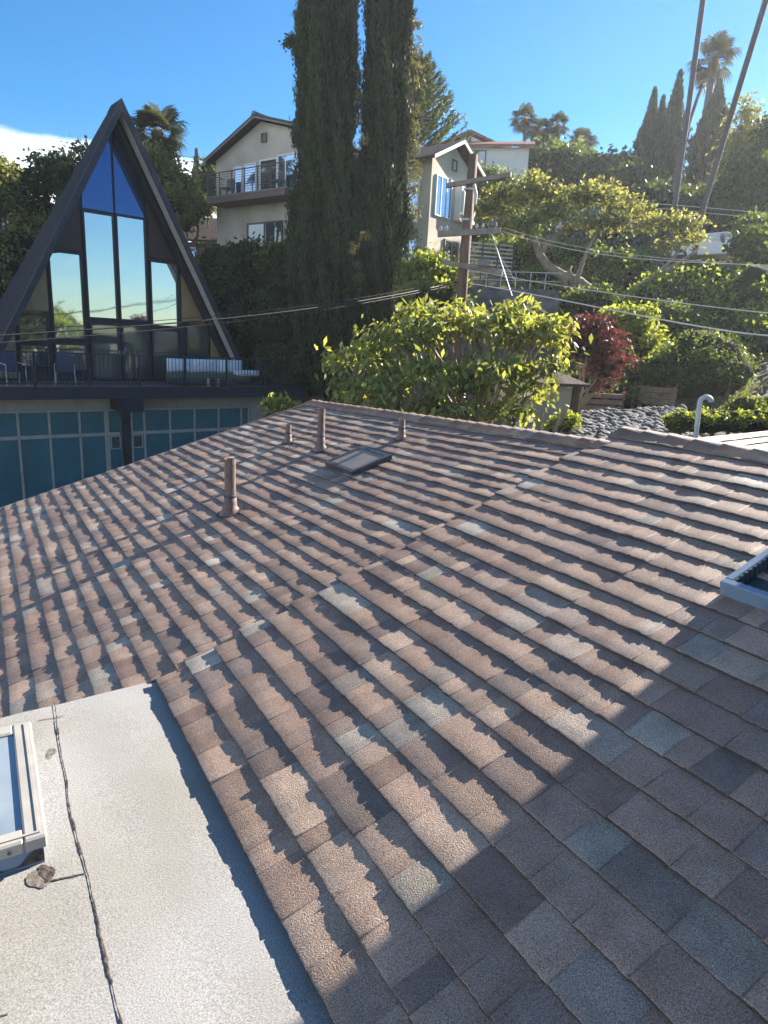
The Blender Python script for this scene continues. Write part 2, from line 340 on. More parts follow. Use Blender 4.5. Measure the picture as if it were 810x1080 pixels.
def shingle_field(name, parent, v0, expo, n, umin, umax, warp=None, lift=0.0, du=0.007, tab=(0.09, 0.24), thick=0.0095, seed=1, org=None, axes=None, clip=None):
    r = np.random.default_rng(seed); VS = []; QS = []; CS = []; base = 0
    for i in range(n):
        lo = umin(i) if callable(umin) else umin; hi = umax(i) if callable(umax) else umax
        js = [lo - r.uniform(0, 0.1)]
        while js[-1] < hi: js.append(js[-1] + r.uniform(*tab) * (1.6 if r.random() < 0.15 else 1.0))
        js = np.array(js[1:-1]); js = js[(js > lo + 0.02) & (js < hi - 0.02)]
        u = np.arange(lo, hi + du, du); u[-1] = hi
        j4 = np.concatenate([js - 0.0028, js - 0.0010, js + 0.0010, js + 0.0028]) if len(js) else np.array([])
        u = np.unique(np.concatenate([u[(np.abs(u[:, None] - js[None]).min(1) > 0.0032)] if len(js) else u, j4]))
        tid = np.searchsorted(js, u)
        tt = r.choice([-0.0022, -0.0008, 0.0010, 0.0026], size=len(js) + 1) + r.normal(0, 0.0005, len(js) + 1)
        t = thick + tt[tid] + vnoise(u, seed * 1000 + i, ((9, 0.0012), (140, 0.0005))) + jagnoise(u, r, (.03, .12), .0029) + jagnoise(u, r, (.008, .03), .0012)
        if len(js):
            near = np.abs(u[:, None] - js[None]).min(1) < 0.0015; t = np.where(near, t - 0.0038, t)
        t = np.maximum(t, 0.0035)
        jag = vnoise(u, seed * 2000 + i, ((30, 0.0012), (90, 0.0012))) + r.normal(0, 0.0012, len(js) + 1)[tid]
        vb = v0 + i * expo + jag
        rows_v = [vb - 0.001, vb, vb + 0.004, vb + expo * 0.38, vb + expo * 0.72, v0 + (i + 1) * expo + 0.012 + 0 * u]
        rough = vnoise(u, seed * 3000 + i, ((12, 0.0007), (40, 0.0004)))
        rows_h = [0 * u - 0.006, t - 0.0008, t, t * 0.66 + rough, t * 0.34 - rough * 0.6, 0 * u + 0.0004]
        P_ = []
        for vv, hh in zip(rows_v, rows_h):
            v2 = warp(u, vv) if warp else vv
            if org is None: P_.append(RP(u, v2, hh + lift))
            else: P_.append(org + u[:, None] * axes[0] + v2[:, None] * axes[1] + (hh + lift)[:, None] * axes[2])
        k = len(u); V = np.stack(P_).reshape(-1, 3)
        # end skirts
        ids = base + np.arange(6 * k).reshape(6, k)
        q = np.c_[ids[:-1, :-1].ravel(), ids[:-1, 1:].ravel(), ids[1:, 1:].ravel(), ids[1:, :-1].ravel()]
        if org is None: q = q[:, ::-1] if np.cross(D1, D2) @ N < 0 else q
        pal = PAL[r.choice(len(PAL), size=len(js) + 1, p=PW)] * r.uniform(0.82, 1.16, (len(js) + 1, 1))
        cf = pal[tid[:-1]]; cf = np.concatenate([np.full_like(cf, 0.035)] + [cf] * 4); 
        VS.append(V); QS.append(q); CS.append(cf); base += len(V)
        for e_ in (0, k - 1):      # close the ends down to the deck
            col = V.reshape(6, k, 3)[:, e_]; dn = col - (N if org is None else axes[2]) * (0.03)
            VS.append(np.r_[col, dn]); a = base + np.arange(5)
            QS.append(np.c_[a, a + 1, a + 7, a + 6]); CS.append(np.tile(PAL[4], (5, 1))); base += 12
    return npmesh(name, np.concatenate(VS), np.concatenate(QS), M['shingle'], parent, colf=np.concatenate(CS))

for n_q in M['shingle'].node_tree.nodes:
    if n_q.type == 'BUMP': n_q.inputs['Distance'].default_value *= 1.15
# near field (bigger exposures), far field (older, smaller courses)
useam = lambda v: 2.845 + 0.05 * v
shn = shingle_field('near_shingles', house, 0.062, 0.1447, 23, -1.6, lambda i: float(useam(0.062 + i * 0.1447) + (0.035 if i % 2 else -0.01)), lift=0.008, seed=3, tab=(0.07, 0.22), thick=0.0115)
shn['label'] = 'larger newer shingle courses of the near roof slope'
def warpL(u, v):
    g_ = 1 - 0.022 * np.clip(u - 2.9, 0, 10); return -0.43 + (v + 0.43) * g_
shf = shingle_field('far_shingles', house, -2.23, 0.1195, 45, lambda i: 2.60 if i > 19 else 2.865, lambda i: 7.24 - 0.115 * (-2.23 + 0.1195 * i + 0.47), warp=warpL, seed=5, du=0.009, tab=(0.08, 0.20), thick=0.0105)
shf['label'] = 'smaller weathered shingle courses of the far roof slope'
# roof deck under the shingles, back slope, walls
mb = MB()
def rp(u, v, h=-0.02): return RP(u, v, h)
vt = 3.40; vtl = lambda u: float(warpL(np.array(u), np.array(3.17)))
BS = np.array([DP[0] * math.cos(R(18.6)), DP[1] * math.cos(R(18.6)), -math.sin(R(18.6))])
nb_ = np.array([0, 0, 1.0])
mb.prism([rp(-1.6, 0.05), rp(2.85, 0.05), rp(2.98, vt), rp(-1.6, vt)], -N * 0.12)
mb.prism([rp(2.86, -2.2), rp(7.42, -2.2), rp(6.86, vtl(6.86)), rp(2.99, vtl(2.99))], -N * 0.12)
mb.build('roof_deck', M['timber'], house)
mb = MB()
a_, b_, c_ = rp(-1.6, vt, -0.004), rp(3.0, vt, -0.004), rp(3.0, vtl(3.0), -0.004); d_ = rp(6.9, vtl(6.9), -0.004)
mb.prism([a_, b_, b_ + BS * 3.3, a_ + BS * 3.3], (0, 0, -0.1)); mb.prism([c_, d_, d_ + BS * 3.1, c_ + BS * 3.1], (0, 0, -0.1))
mb.build('back_slope', M['roofdark'], house)
# rake edge trim on the far end
mb = MB(); 
mb.prism([RP(7.30, -2.2, 0.004), RP(7.33, -2.2, 0.004), RP(6.93, 2.87, 0.004), RP(6.90, 2.87, 0.004)], -N * 0.16)
mb.build('rake_board', M['pipe'], house)
# walls
mb = MB()
cs = [RP(-1.6, 0.4), RP(7.1, 0.4), RP(6.8, 2.7) + DP * 2.6, RP(-1.6, 2.7) + DP * 2.6]
mb.prism([(*c[:2], -5.2) for c in cs], (0, 0, 3.45)); mb.build('wall', M['stucco'], house)

# ridge caps
def caps(name, P0, P1, exp, wd, slope_a, seed, lab=None):
    r = np.random.default_rng(seed); P0, P1 = np.asarray(P0), np.asarray(P1); L = np.linalg.norm(P1 - P0); d = (P1 - P0) / L; n = int(L / exp)
    V = []; Qs = []; cf = []
    for i in range(n + 1):
        a = P0 + d * exp * i; ln = exp * 1.25; ln = min(ln, L - exp * i + 0.02)
        t0 = 0.016 + r.normal(0, 0.0015); t1 = 0.005; wj = r.normal(0, 0.004)
        sec = []
        for (pp, tt) in ((a, t0), (a + d * ln, t1)):
            pts = []
            for sgn, sv in ((1, -D2), (1, None)):
                pass
            left = pp - D2 * (wd + wj); right = pp + BS * wd; mid = pp
            nl = N; nr = np.array([-BS[2] * DP[0], -BS[2] * DP[1], math.cos(R(18.6))])
            pts = [left + nl * (tt - 0.02), left + nl * tt, mid - D2 * 0.03 + nl * (tt + 0.004), mid + np.array([0, 0, tt + 0.004]), mid + BS * 0.03 + nr * (tt + 0.004), right + nr * tt, right + nr * (tt - 0.02)]
            sec.append(pts)
        b0 = len(V); V += sec[0] + sec[1]
        for k in range(6): Qs.append((b0 + k, b0 + k + 1, b0 + 8 + k, b0 + 7 + k))
        Qs.append((b0, b0 + 1, b0 + 2, b0 + 3)); Qs.append((b0 + 3, b0 + 4, b0 + 5, b0 + 6))
        c = PAL[r.choice([0, 1, 2, 5, 8, 9])] * r.uniform(0.85, 1.1); cf += [c] * 8
    o = npmesh(name, np.array(V), np.array(Qs), M['shingle'], house, colf=np.array(cf))
    return o
q0 = RP(-1.6, vt + 0.01, 0.012); q1 = RP(3.0, vt + 0.01, 0.012)
caps('ridge_cap', q1, q0, 0.185, 0.14, 0, 11)['label'] = 'raised ridge caps along the near slope'
q0 = RP(2.93, vtl(2.95) + 0.01, 0.010); q1 = RP(6.88, vtl(6.88) + 0.01, 0.010)
caps('ridge_cap', q1, q0, 0.13, 0.12, 0, 12)['label'] = 'ridge caps along the far slope'

# vent pipes with flared boots
def lathe(mb, base, axis_x, axis_y, up, prof, n=20, lean=None):
    b0 = len(mb.v); base = np.asarray(base)
    for k, (r_, z_) in enumerate(prof):
        for j in range(n):
            t = 2 * math.pi * j / n; mb.v.append(tuple(base + up * z_ + r_ * (axis_x * math.cos(t) + axis_y * math.sin(t))))
    for k in range(len(prof) - 1):
        for j in range(n):
            i0 = b0 + k * n + j; i1 = b0 + k * n + (j + 1) % n; mb.f.append((i0, i1, i1 + n, i0 + n))
UP = np.array([0, 0, 1.0]); AX = np.array([1.0, 0, 0]); AY = np.array([0, 1.0, 0])
def vent(px, py, h, r_, lab):
    d = CAMR * (px - 405) + CAMD * (py - 540) + CAMF * F; P0 = d * (-HP / (d @ N)) 
    mb = MB(); lathe(mb, P0, AX, AY, UP, [(r_, -0.05), (r_, h), (r_ * 0.88, h), (r_ * 0.86, h - 0.06), (0.001, h - 0.06)], 20)
    p = mb.build('vent_pipe', M['pipe'], house, smooth=False); p['label'] = lab
    mb = MB(); b0 = 0; n = 20
    prof = [(r_ * 2.2, 0.010), (r_ * 1.8, 0.018), (r_ * 1.35, 0.045), (r_ * 1.18, 0.075), (r_ * 1.14, 0.115), (r_ * 1.03, 0.118)]
    for k, (rr, zz) in enumerate(prof):
        f_ = min(1, k / 3.0)
        for j in range(n):
            t = 2 * math.pi * j / n; e1 = D1; e2 = D2 * (1 - f_) + DP * f_
            mb.v.append(tuple(P0 + (N * (1 - f_) + UP * f_) * zz * (0.7 if h < 0.25 else 1) + rr * (e1 * math.cos(t) + e2 * math.sin(t))))
    for k in range(len(prof) - 1):
        for j in range(n):
            i0 = k * n + j; i1 = k * n + (j + 1) % n; mb.f.append((i0, i1, i1 + n, i0 + n))
    s_ = mb.build('flashing_boot', M['pipe'], house, smooth=True)
    s_.parent = p; s_.location = (0, 0, 0)
    mb = MB(); lathe(mb, P0 + UP * (0.118 if h > .25 else 0.085), AX, AY, UP, [(r_ * .98, 0), (r_ * 1.13, 0.001), (r_ * 1.13, .016), (r_ * .98, .02)], 20); c_ = mb.build('collar', M['darkmetal'], house); c_.parent = p; c_.location = (0, 0, 0)
    mb = MB(); n = 40; rr = r_ * 2.55 * (1 + np.random.default_rng(int(px)).normal(0, .06, n)); ring = [P0 + N * .0135 + D1 * math.cos(t) * a + D2 * math.sin(t) * a for t, a in zip(np.linspace(0, 2 * np.pi, n, endpoint=False), rr)]
    mb.poly(ring); c_ = mb.build('sealant', M['tar'], house); c_.parent = p; c_.location = (0, 0, 0)
vent(243, 541, 0.40, 0.040, 'thick vent pipe nearest the flat roof')
vent(304, 467, 0.17, 0.026, 'short vent pipe left of the tall one')
vent(338, 475, 0.36, 0.032, 'tall thin vent pipe near the far corner')
vent(423, 463, 0.16, 0.026, 'short vent pipe behind the small skylight')

# small low skylight on the far slope
def rbox(mb, u0, u1, v0, v1, h0, h1): return mb.prism([RP(u0, v0, h0), RP(u1, v0, h0), RP(u1, v1, h0), RP(u0, v1, h0)], N * (h1 - h0))
us = lambda x: x * 1.0
mb = MB()
U0, U1, V0, V1 = 4.22, 4.68, 1.90, 2.26
for a in ((U0, U1, V0, V0 + .035), (U0, U1, V1 - .035, V1), (U0, U0 + .035, V0 + .035, V1 - .035), (U1 - .035, U1, V0 + .035, V1 - .035)): rbox(mb, *a, -0.01, 0.046)
fr = mb.build('skylight', M['darkmetal'], house); fr['label'] = 'small bronze skylight frame on the far slope'
mb = MB(); rbox(mb, U0 + .035, U1 - .035, V0 + .035, V1 - .035, 0.02, 0.040); g1 = mb.build('skylight_pane', M['smoke'], house); g1.parent = fr; g1.location = (0, 0, 0)

# vent box / blue skylight tray at the right
mb = MB(); U1, V0, V1, U0 = 1.405, 2.055, 2.95, 0.5; hh = 0.075; t_ = 0.035
for a in ((U0, U1, V0, V0 + t_), (U0, U1, V1 - t_, V1), (U0, U0 + t_, V0 + t_, V1 - t_), (U1 - t_, U1, V0 + t_, V1 - t_)): rbox(mb, *a, 0.0, hh)
fr = mb.build('skylight', M['curb'], house, bevel=0.004); fr['label'] = 'grey-blue skylight with raised metal rim at the right edge'
mb = MB(); rbox(mb, U0 + t_, U1 - t_, V0 + t_, V1 - t_, 0.0, 0.018); g1 = mb.build('mesh_screen', M['mesh'], house); g1.parent = fr; g1.location = (0, 0, 0)
mb = MB(); rbox(mb, U0 + .12, U1 - .16, V0 + .037, V1 - .20, 0.02, 0.045); g1 = mb.build('skylight_pane', M['bluepan'], house, bevel=0.004); g1.parent = fr; g1.location = (0, 0, 0)
mb = MB()
for k in range(28): 
    vv = V0 + 0.05 + k * 0.03; rbox(mb, U1 - t_ - 0.008, U1 - t_, vv, vv + 0.014, 0.018, hh - 0.004)
for k in range(28):
    uu = U0 + 0.05 + k * 0.03; rbox(mb, uu, uu + 0.014, V0 + t_, V0 + t_ + 0.008, 0.018, hh - 0.004)
g1 = mb.build('rim_teeth', M['darkmetal'], house); g1.parent = fr; g1.location = (0, 0, 0)

# flat roof
ZF = -1.552
cor = np.array([-0.972, 2.784]); far_l = np.array([-1.501, 2.408]); fd = (far_l - cor) / np.linalg.norm(far_l - cor)
ed = np.array([0.52, -0.854]); ed /= np.linalg.norm(ed)
e0 = cor + np.array([0.02, 0.012])
poly = [e0, e0 + ed * 4.2, e0 + ed * 4.2 + fd * 5.0, e0 + fd * 5.0]
# slightly undulating sheet grid
nu, nv_ = 220, 200
a = np.linspace(0, 4.2, nu); b = np.linspace(0, 5.0, nv_); A_, B_ = np.meshgrid(a, b, indexing='ij')
X_ = e0[0] + ed[0] * A_ + fd[0] * B_; Y_ = e0[1] + ed[1] * A_ + fd[1] * B_
s0 = np.array([-1.34, 2.508]); s1 = np.array([-0.545, 1.213]); sdn = (s1 - s0) / np.linalg.norm(s1 - s0); snn = np.array([sdn[1], -sdn[0]])
def seamdist(x, y): return (x - s0[0]) * snn[0] + (y - s0[1]) * snn[1]
SD = seamdist(X_, Y_)
Z_ = ZF + 0.0012 * np.sin(X_ * 7 + 1) * np.cos(Y_ * 5) + 0.0008 * np.sin(X_ * 17 + Y_ * 13)
Z_ += np.where(SD * -1 > 0, 0.0, 0.001)
idx = np.arange(nu * nv_).reshape(nu, nv_); Q = np.c_[idx[:-1, :-1].ravel(), idx[1:, :-1].ravel(), idx[1:, 1:].ravel(), idx[:-1, 1:].ravel()]
flat = npmesh('flat_roof', np.c_[X_.ravel(), Y_.ravel(), Z_.ravel()], Q, M['capsheet'], house, smooth=True)
mb = MB(); mb.prism([(*q, ZF - 0.40) for q in poly], (0, 0, 0.385)); mb.build('flat_roof_fascia', M['garwhite'], house)
def strip(name, pts, w0, wn_, seed, z, material, th=0.0012):
    """irregular dark bead along a polyline"""
    pts = np.array(pts, float); seg = np.r_[0, np.cumsum(np.linalg.norm(np.diff(pts, axis=0), axis=1))]; t = np.arange(0, seg[-1], 0.006)
    x = np.interp(t, seg, pts[:, 0]); y = np.interp(t, seg, pts[:, 1]); dx = np.gradient(x); dy = np.gradient(y); ln = np.hypot(dx, dy); nxn, nyn = -dy / ln, dx / ln
    wl = np.maximum(0.001, w0 + vnoise(t, seed, ((12, wn_), (45, wn_), (120, wn_ * .5)))); wr = np.maximum(0.001, w0 + vnoise(t, seed + 9, ((12, wn_), (45, wn_), (120, wn_ * .5))))
    wob = vnoise(t, seed + 5, ((6, 0.004),)); x = x + nxn * wob; y = y + nyn * wob
    V = np.concatenate([np.c_[x + nxn * wl, y + nyn * wl, z + 0 * t], np.c_[x, y, z + th + 0 * t], np.c_[x - nxn * wr, y - nyn * wr, z + 0 * t]]); k = len(t); i = np.arange(k - 1)
    Q = np.r_[np.c_[i, i + 1, i + 1 + k, i + k], np.c_[i + k, i + 1 + k, i + 1 + 2 * k, i + 2 * k]]
    o = npmesh(name, V, Q[:, ::-1], material, house); o.parent = flat; o.location = (0, 0, 0); return o
ZS = ZF + 0.0035
strip('bitumen_seam', [s0 + np.array([0.0, 0.03]), (-0.956, 1.855), (-0.794, 1.615), (-0.545, 1.213), (-0.2, 0.65)], 0.0020, 0.0022, 3, ZS, M['tar'])
strip('bitumen_seam', [(-0.905, 1.588), (-0.800, 1.628)], 0.0028, 0.0014, 8, ZS, M['tar'])
strip('bitumen_seam', [(-0.80, 1.20), (-2.2, 0.60)], 0.003, 0.0015, 18, ZS, M['tar'])
strip('bitumen_seam', [(-1.335, 2.40), (-1.25, 2.44)], 0.002, 0.001, 28, ZS, M['tar'])
def blotch(name, c, r_, seed, material, z, asp=1.0, ang=0):
    n = 60; t = np.linspace(0, 2 * np.pi, n, endpoint=False); rr = r_ * (1 + .22 * np.sin(t * 2 + seed) + .10 * np.sin(t * 3 + 2 * seed) + np.random.default_rng(seed).normal(0, .035, n))
    x = rr * np.cos(t) * asp; y = rr * np.sin(t); xr = x * math.cos(ang) - y * math.sin(ang); yr = x * math.sin(ang) + y * math.cos(ang)
    mb = MB(); mb.poly([(c[0] + a, c[1] + b, z) for a, b in zip(xr, yr)]); o = mb.build(name, material, house); o.parent = flat; o.location = (0, 0, 0); return o
blotch('stain', (-1.185, 2.19), 0.018, 3, M['stain'], ZS - 0.001, 1.8, 2.1)
blotch('stain', (-0.925, 1.60), 0.030, 5, M['stain'], ZS - 0.0005, 1.5, 1.9)
blotch('stain', (-0.918, 1.622), 0.019, 6, M['tar'], ZS + 0.0006, 1.8, 2.1)

# white curb skylight on the flat roof
br = np.array([-0.928, 1.66]); sw = -DP[:2]; sn = D1[:2]
class SF: pass
fs = Fr(br, D1, (-DP[0], -DP[1]))       # s: away (up the frame), b: to the left
mb = MB(); zt = -1.45
fs.box(mb, 0.012, 0.67, 0.012, 0.9, ZF, zt - 0.03); cb = mb.build('skylight_curb', M['curb'], house)
mb = MB(); w_ = 0.062
for (a0, a1, b0, b1) in ((0, .685, 0, w_), (0, .685, .85, .912), (0, w_, w_, .85), (.685 - w_, .685, w_, .85)):
    fs.box(mb, a0, a1, b0, b1, zt - 0.045, zt)
fr = mb.build('skylight', M['whitemetal'], house, bevel=0.006); fr['label'] = 'white-framed glass skylight on the flat roof'
mb = MB()
for (a0, a1, b0, b1) in ((.018, .667, .018, .026), (.018, .026, .026, .89)):
    fs.box(mb, a0, a1, b0, b1, zt, zt + 0.004)
q_ = mb.build('frame_bead', M['whitemetal'], house); q_.parent = fr; q_.location = (0, 0, 0)
mb = MB(); fs.box(mb, w_ + .001, .684 - w_, w_ + .001, .849, zt - 0.03, zt - 0.012); q_ = mb.build('skylight_pane', M['skyglass'], house); q_.parent = fr; q_.location = (0, 0, 0)
mb = MB(); c0 = fs.p(-0.002, 0.10, zt - 0.024); lathe(mb, c0, fs.n, UP, -fs.e, [(0.0055, 0), (0.0055, 0.003), (0.001, 0.004)], 10); q_ = mb.build('screw', M['darkmetal'], house); q_.parent = fr; q_.location = (0, 0, 0)
# tar patch on the curb face
mb = MB(); n = 26; tt = np.linspace(0, 0.26, n); top_ = -1.515 + 0.012 * np.sin(tt * 60) + vnoise(tt * 30, 4, ((1, .012),)) - tt * 0.18; top_ = np.maximum(top_, ZF + 0.012)
i0 = [fs.p(0.009, 0.012 + a, ZF + 0.010) for a in tt]; i1 = [fs.p(0.009, 0.012 + a, z) for a, z in zip(tt, top_)]
for k in range(n - 1): mb.poly([i0[k], i0[k + 1], i1[k + 1], i1[k]])
q_ = mb.build('tar_patch', M['tar'], house); q_.parent = cb; q_.location = (0, 0, 0)

# unseen wing added right of the frame; its corner casts the big shadow
cw = np.array([1.577 + 0.788 * 3.2 + .04, 2.623 + 0.616 * 3.2 - .05])
mb = MB(); fw = Fr(cw, (DP[0], DP[1]), (0.515745, -0.856742))
fw.box(mb, 0, 5, 0, 7, -4.8, 5.6); mb.build('unseen_wing_wall', M['stucco'], house)
mb = MB(); fw.box(mb, 0.0, 5.0, 0.0, 7.0, 5.6, 5.8); mb.build('unseen_wing_roof', M['brownroof'], house)

# ------------------------------------------------------------------ neighbouring roof beyond the ridge
nr_ = thing('neighbouring_roof_house', 'small building with striped shingle roof just behind the near ridge at right', 'house', at(790, 470, 7.5) - np.array([0, 0, 2.5]))
pL, pR = at(742, 464, 7.6), at(830, 452, 9.2)
ua = (pR - pL); ua[2] = 0; ua /= np.linalg.norm(ua); back = np.array([-ua[1], ua[0], 0]);
sl_ = math.tan(R(16)); upd = back * math.cos(R(16)) + UP * math.sin(R(16)); nn_ = np.cross(ua, upd)
org = pL + 0.0 * UP
shingle_field('shingle_roof', nr_, -1.75, 0.15, 12, -0.02, 6.0, du=0.03, seed=21, org=org, axes=(ua, upd, nn_), thick=0.026, tab=(.15, .3))
mb = MB(); f9 = Fr(org[:2], ua[:2], back[:2]); f9.box(mb, 0.1, 5.9, -1.4, 2.4, -4.8, org[2] - 0.55); mb.build('wall', M['stucco'], nr_)
mb = MB(); mb.prism([org - ua * .02 + upd * .04, org + ua * 6.0 + upd * .04, org + ua * 6.0 + upd * .04 + back * 1.8 - UP * .5, org - ua * .02 + upd * .04 + back * 1.8 - UP * .5], (0, 0, -0.1)); mb.build('back_slope', M['roofdark'], nr_)

# gooseneck pipe
gp = at(733.5, 462, 5.2)
go = thing('gooseneck_pipe', 'white gooseneck pipe rising behind the right ridge', 'pipe', gp - np.array([0, 0, .6]))
mb = MB(); tp = at(738, 424, 5.2); path = [gp - UP * 0.6, gp, (gp + tp) / 2, tp]
r0 = 0.045
for k in range(1, 8):
    t = k / 7 * math.pi * 0.95; path.append(tp + np.array([r0 * (1 - math.cos(t)), 0, r0 * math.sin(t) * 0.9]))
mb.tube(path, [0.018] * 3 + [0.018] + [0.020] * 7, 12); mb.build('pipe', M['galv'], go, smooth=True)
mb = MB(); p_ = path[-1]; mb.tube([p_ + np.array([0, 0, -.003]), p_ + np.array([.004, 0, -.05]), p_ + np.array([.012, .004, -.09])], 0.0025, 5); mb.build('hanging_wire', M['cable'], go)
# ------------------------------------------------------------------ foliage tools
def leafquads(P, L, W, nrm=None, tipdir=None, spread=0.6, r=None):
    """diamond leaves: P (n,3) centres, L length (n), W width (n); tipdir preferred direction (n,3)"""
    r = r or rng; n = len(P)
    t = r.normal(0, 1, (n, 3))
    if tipdir is not None: t = t * spread + tipdir
    t /= np.linalg.norm(t, axis=1)[:, None] + 1e-9
    q = r.normal(0, 1, (n, 3)) if nrm is None else nrm + r.normal(0, spread, (n, 3))
    sd_ = np.cross(t, q); sd_ /= np.linalg.norm(sd_, axis=1)[:, None] + 1e-9
    L = np.broadcast_to(L, (n,))[:, None]; W = np.broadcast_to(W, (n,))[:, None]
    a = P - t * L / 2; b = P + sd_ * W / 2 - t * L * 0.05; c = P + t * L / 2; d = P - sd_ * W / 2 - t * L * 0.05
    V = np.stack([a, b, c, d], 1).reshape(-1, 3)
    return V, np.arange(4 * n).reshape(n, 4)
def clumps(blobs, ncl, per, crad, r, shell=0.55, up=0.0, gap=0.0):
    """blobs (x,y,z,rx,ry,rz): leaf centres in clumps near each blob's shell, with a random value per clump"""
    Ps = []; Rs = []; Ns = []
    vol = np.array([(b[3] * b[4] * b[5]) ** (2 / 3) for b in blobs]); cnt = np.maximum(3, (ncl * vol / vol.sum()).astype(int))
    for b, c in zip(blobs, cnt):
        d = r.normal(0, 1, (c, 3)); d /= np.linalg.norm(d, axis=1)[:, None]
        d[:, 2] = np.where(d[:, 2] < -0.35, -d[:, 2] * 0.6, d[:, 2])
        rad = r.uniform(shell, 1.0, c) ** 0.6 * (1 + r.normal(0, 0.09, c))
        cc = np.array(b[:3]) + d * rad[:, None] * np.array(b[3:6])
        cr = r.random(c)
        for k in range(c):
            m_ = max(3, int(per * r.uniform(0.5, 1.4)))
            off = r.normal(0, 1, (m_, 3)) * crad * np.array([1, 1, 0.6]) * r.uniform(0.6, 1.3)
            Ps.append(cc[k] + off); Rs.append(np.clip(cr[k] * 0.6 + r.random(m_) * 0.5 + off[:, 2] / crad * 0.05, 0, 1)); Ns.append(np.tile(d[k], (m_, 1)))
    return np.concatenate(Ps), np.concatenate(Rs), np.concatenate(Ns)
def core(blobs, k, seed, sub=2):
    """dark lumpy inner twig mass so dense plants are not see-through"""
    import bmesh
    V = []; T = []; r = np.random.default_rng(seed)
    bm = bmesh.new(); bmesh.ops.create_icosphere(bm, subdivisions=sub + 1, radius=1); bv = np.array([v.co[:] for v in bm.verts]); bf = np.array([[v.index for v in f.verts] for f in bm.faces]); bm.free()
    for b in blobs:
        f_ = 1 + 0.18 * np.sin(bv[:, 0] * 5 + r.uniform(0, 6)) * np.sin(bv[:, 1] * 4 + r.uniform(0, 6)) + 0.12 * np.sin(bv[:, 2] * 7 + r.uniform(0, 6))
        T.append(bf + sum(len(v) for v in V)); V.append(bv * f_[:, None] * np.array(b[3:6]) * k + np.array(b[:3]))
    return np.concatenate(V), np.concatenate(T)
LM = {}
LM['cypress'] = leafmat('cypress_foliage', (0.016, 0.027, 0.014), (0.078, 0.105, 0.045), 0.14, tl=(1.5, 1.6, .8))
LM['dark'] = leafmat('dark_evergreen_leaves', (0.018, 0.032, 0.014), (0.08, 0.11, 0.042), 0.3)
LM['mid'] = leafmat('green_leaves', (0.03, 0.052, 0.022), (0.13, 0.17, 0.06), 0.36)
LM['ivy'] = leafmat('ivy_leaves', (0.03, 0.058, 0.024), (0.14, 0.20, 0.07), 0.36)
LM['lime'] = leafmat('yellow_green_leaves', (0.05, 0.085, 0.025), (0.26, 0.30, 0.09), 0.45)
LM['big'] = leafmat('broad_leaves', (0.028, 0.05, 0.02), (0.28, 0.31, 0.12), 0.42, rough=0.38, tl=(2.4, 2.2, 0.75))
LM['olive'] = leafmat('olive_leaves', (0.05, 0.072, 0.032), (0.28, 0.29, 0.12), 0.42, tl=(2.0, 1.85, 0.9))
LM['red'] = leafmat('red_leaves', (0.045, 0.022, 0.024), (0.17, 0.085, 0.075), 0.32, tl=(1.9, 1.1, 1.0))
LM['spray'] = leafmat('dry_cypress_sprays', (0.05, 0.058, 0.03), (0.19, 0.18, 0.09), 0.35, tl=(1.7, 1.6, .9))
LM['mound'] = leafmat('climbing_ivy_leaves', (0.035, 0.07, 0.024), (0.22, 0.28, 0.08), 0.42)
LM['palm'] = leafmat('palm_fronds', (0.03, 0.042, 0.022), (0.10, 0.115, 0.06), 0.22, tl=(1.8, 1.7, 0.9))
LM['drypalm'] = leafmat('dry_palm_skirt', (0.12, 0.09, 0.05), (0.30, 0.24, 0.15), 0.3)
LM['cover'] = leafmat('ground_cover_leaves', (0.03, 0.05, 0.018), (0.12, 0.14, 0.05), 0.35)
M['core'] = mat('inner_twigs', (0.016, 0.022, 0.011), 1.0, (0.028, 0.034, 0.016), 3, spec=0.1)

def crownmesh(name, parent, blobs, ncl, per, crad, L, W, material, seed, shell=0.55, corek=0.0, tip=None, spread=0.8, radial=0.0):
    r = np.random.default_rng(seed)
    P, rv, nn = clumps(blobs, ncl, per, crad, r, shell)
    td = None
    if tip is not None: td = np.tile(np.array(tip, float), (len(P), 1)) + nn * radial
    V, Qd = leafquads(P, L * r.uniform(0.7, 1.3, len(P)), W * r.uniform(0.7, 1.3, len(P)), None, td, spread, r)
    o = npmesh(name, V, Qd, material, parent, rnd=rv)
    if corek:
        cv, ct = core(blobs, corek, seed); c_ = npmesh('inner_twigs', cv, ct, M['core'], o, smooth=True)
    return o
def limb(mb, p, q, r0, r1, seed, bend=0.08, n=8, steps=8):
    r = np.random.default_rng(seed); p, q = np.array(p, float), np.array(q, float); L = np.linalg.norm(q - p); off = r.normal(0, bend * L, 3); off2 = r.normal(0, bend * L * .4, 3)
    pts = [p + (q - p) * t + off * math.sin(math.pi * t) + off2 * math.sin(3 * math.pi * t) for t in np.linspace(0, 1, steps)]
    mb.tube(pts, list(np.linspace(r0, r1, steps)), n); return pts
def px(x, y, Y, rx, ry, dy=None):
    """blob at picture position with radii given in picture pixels -> metres"""
    c = at(x, y, Y); k = Y / F; return (c[0], c[1], c[2], rx * k, (dy or rx * k), ry * k)
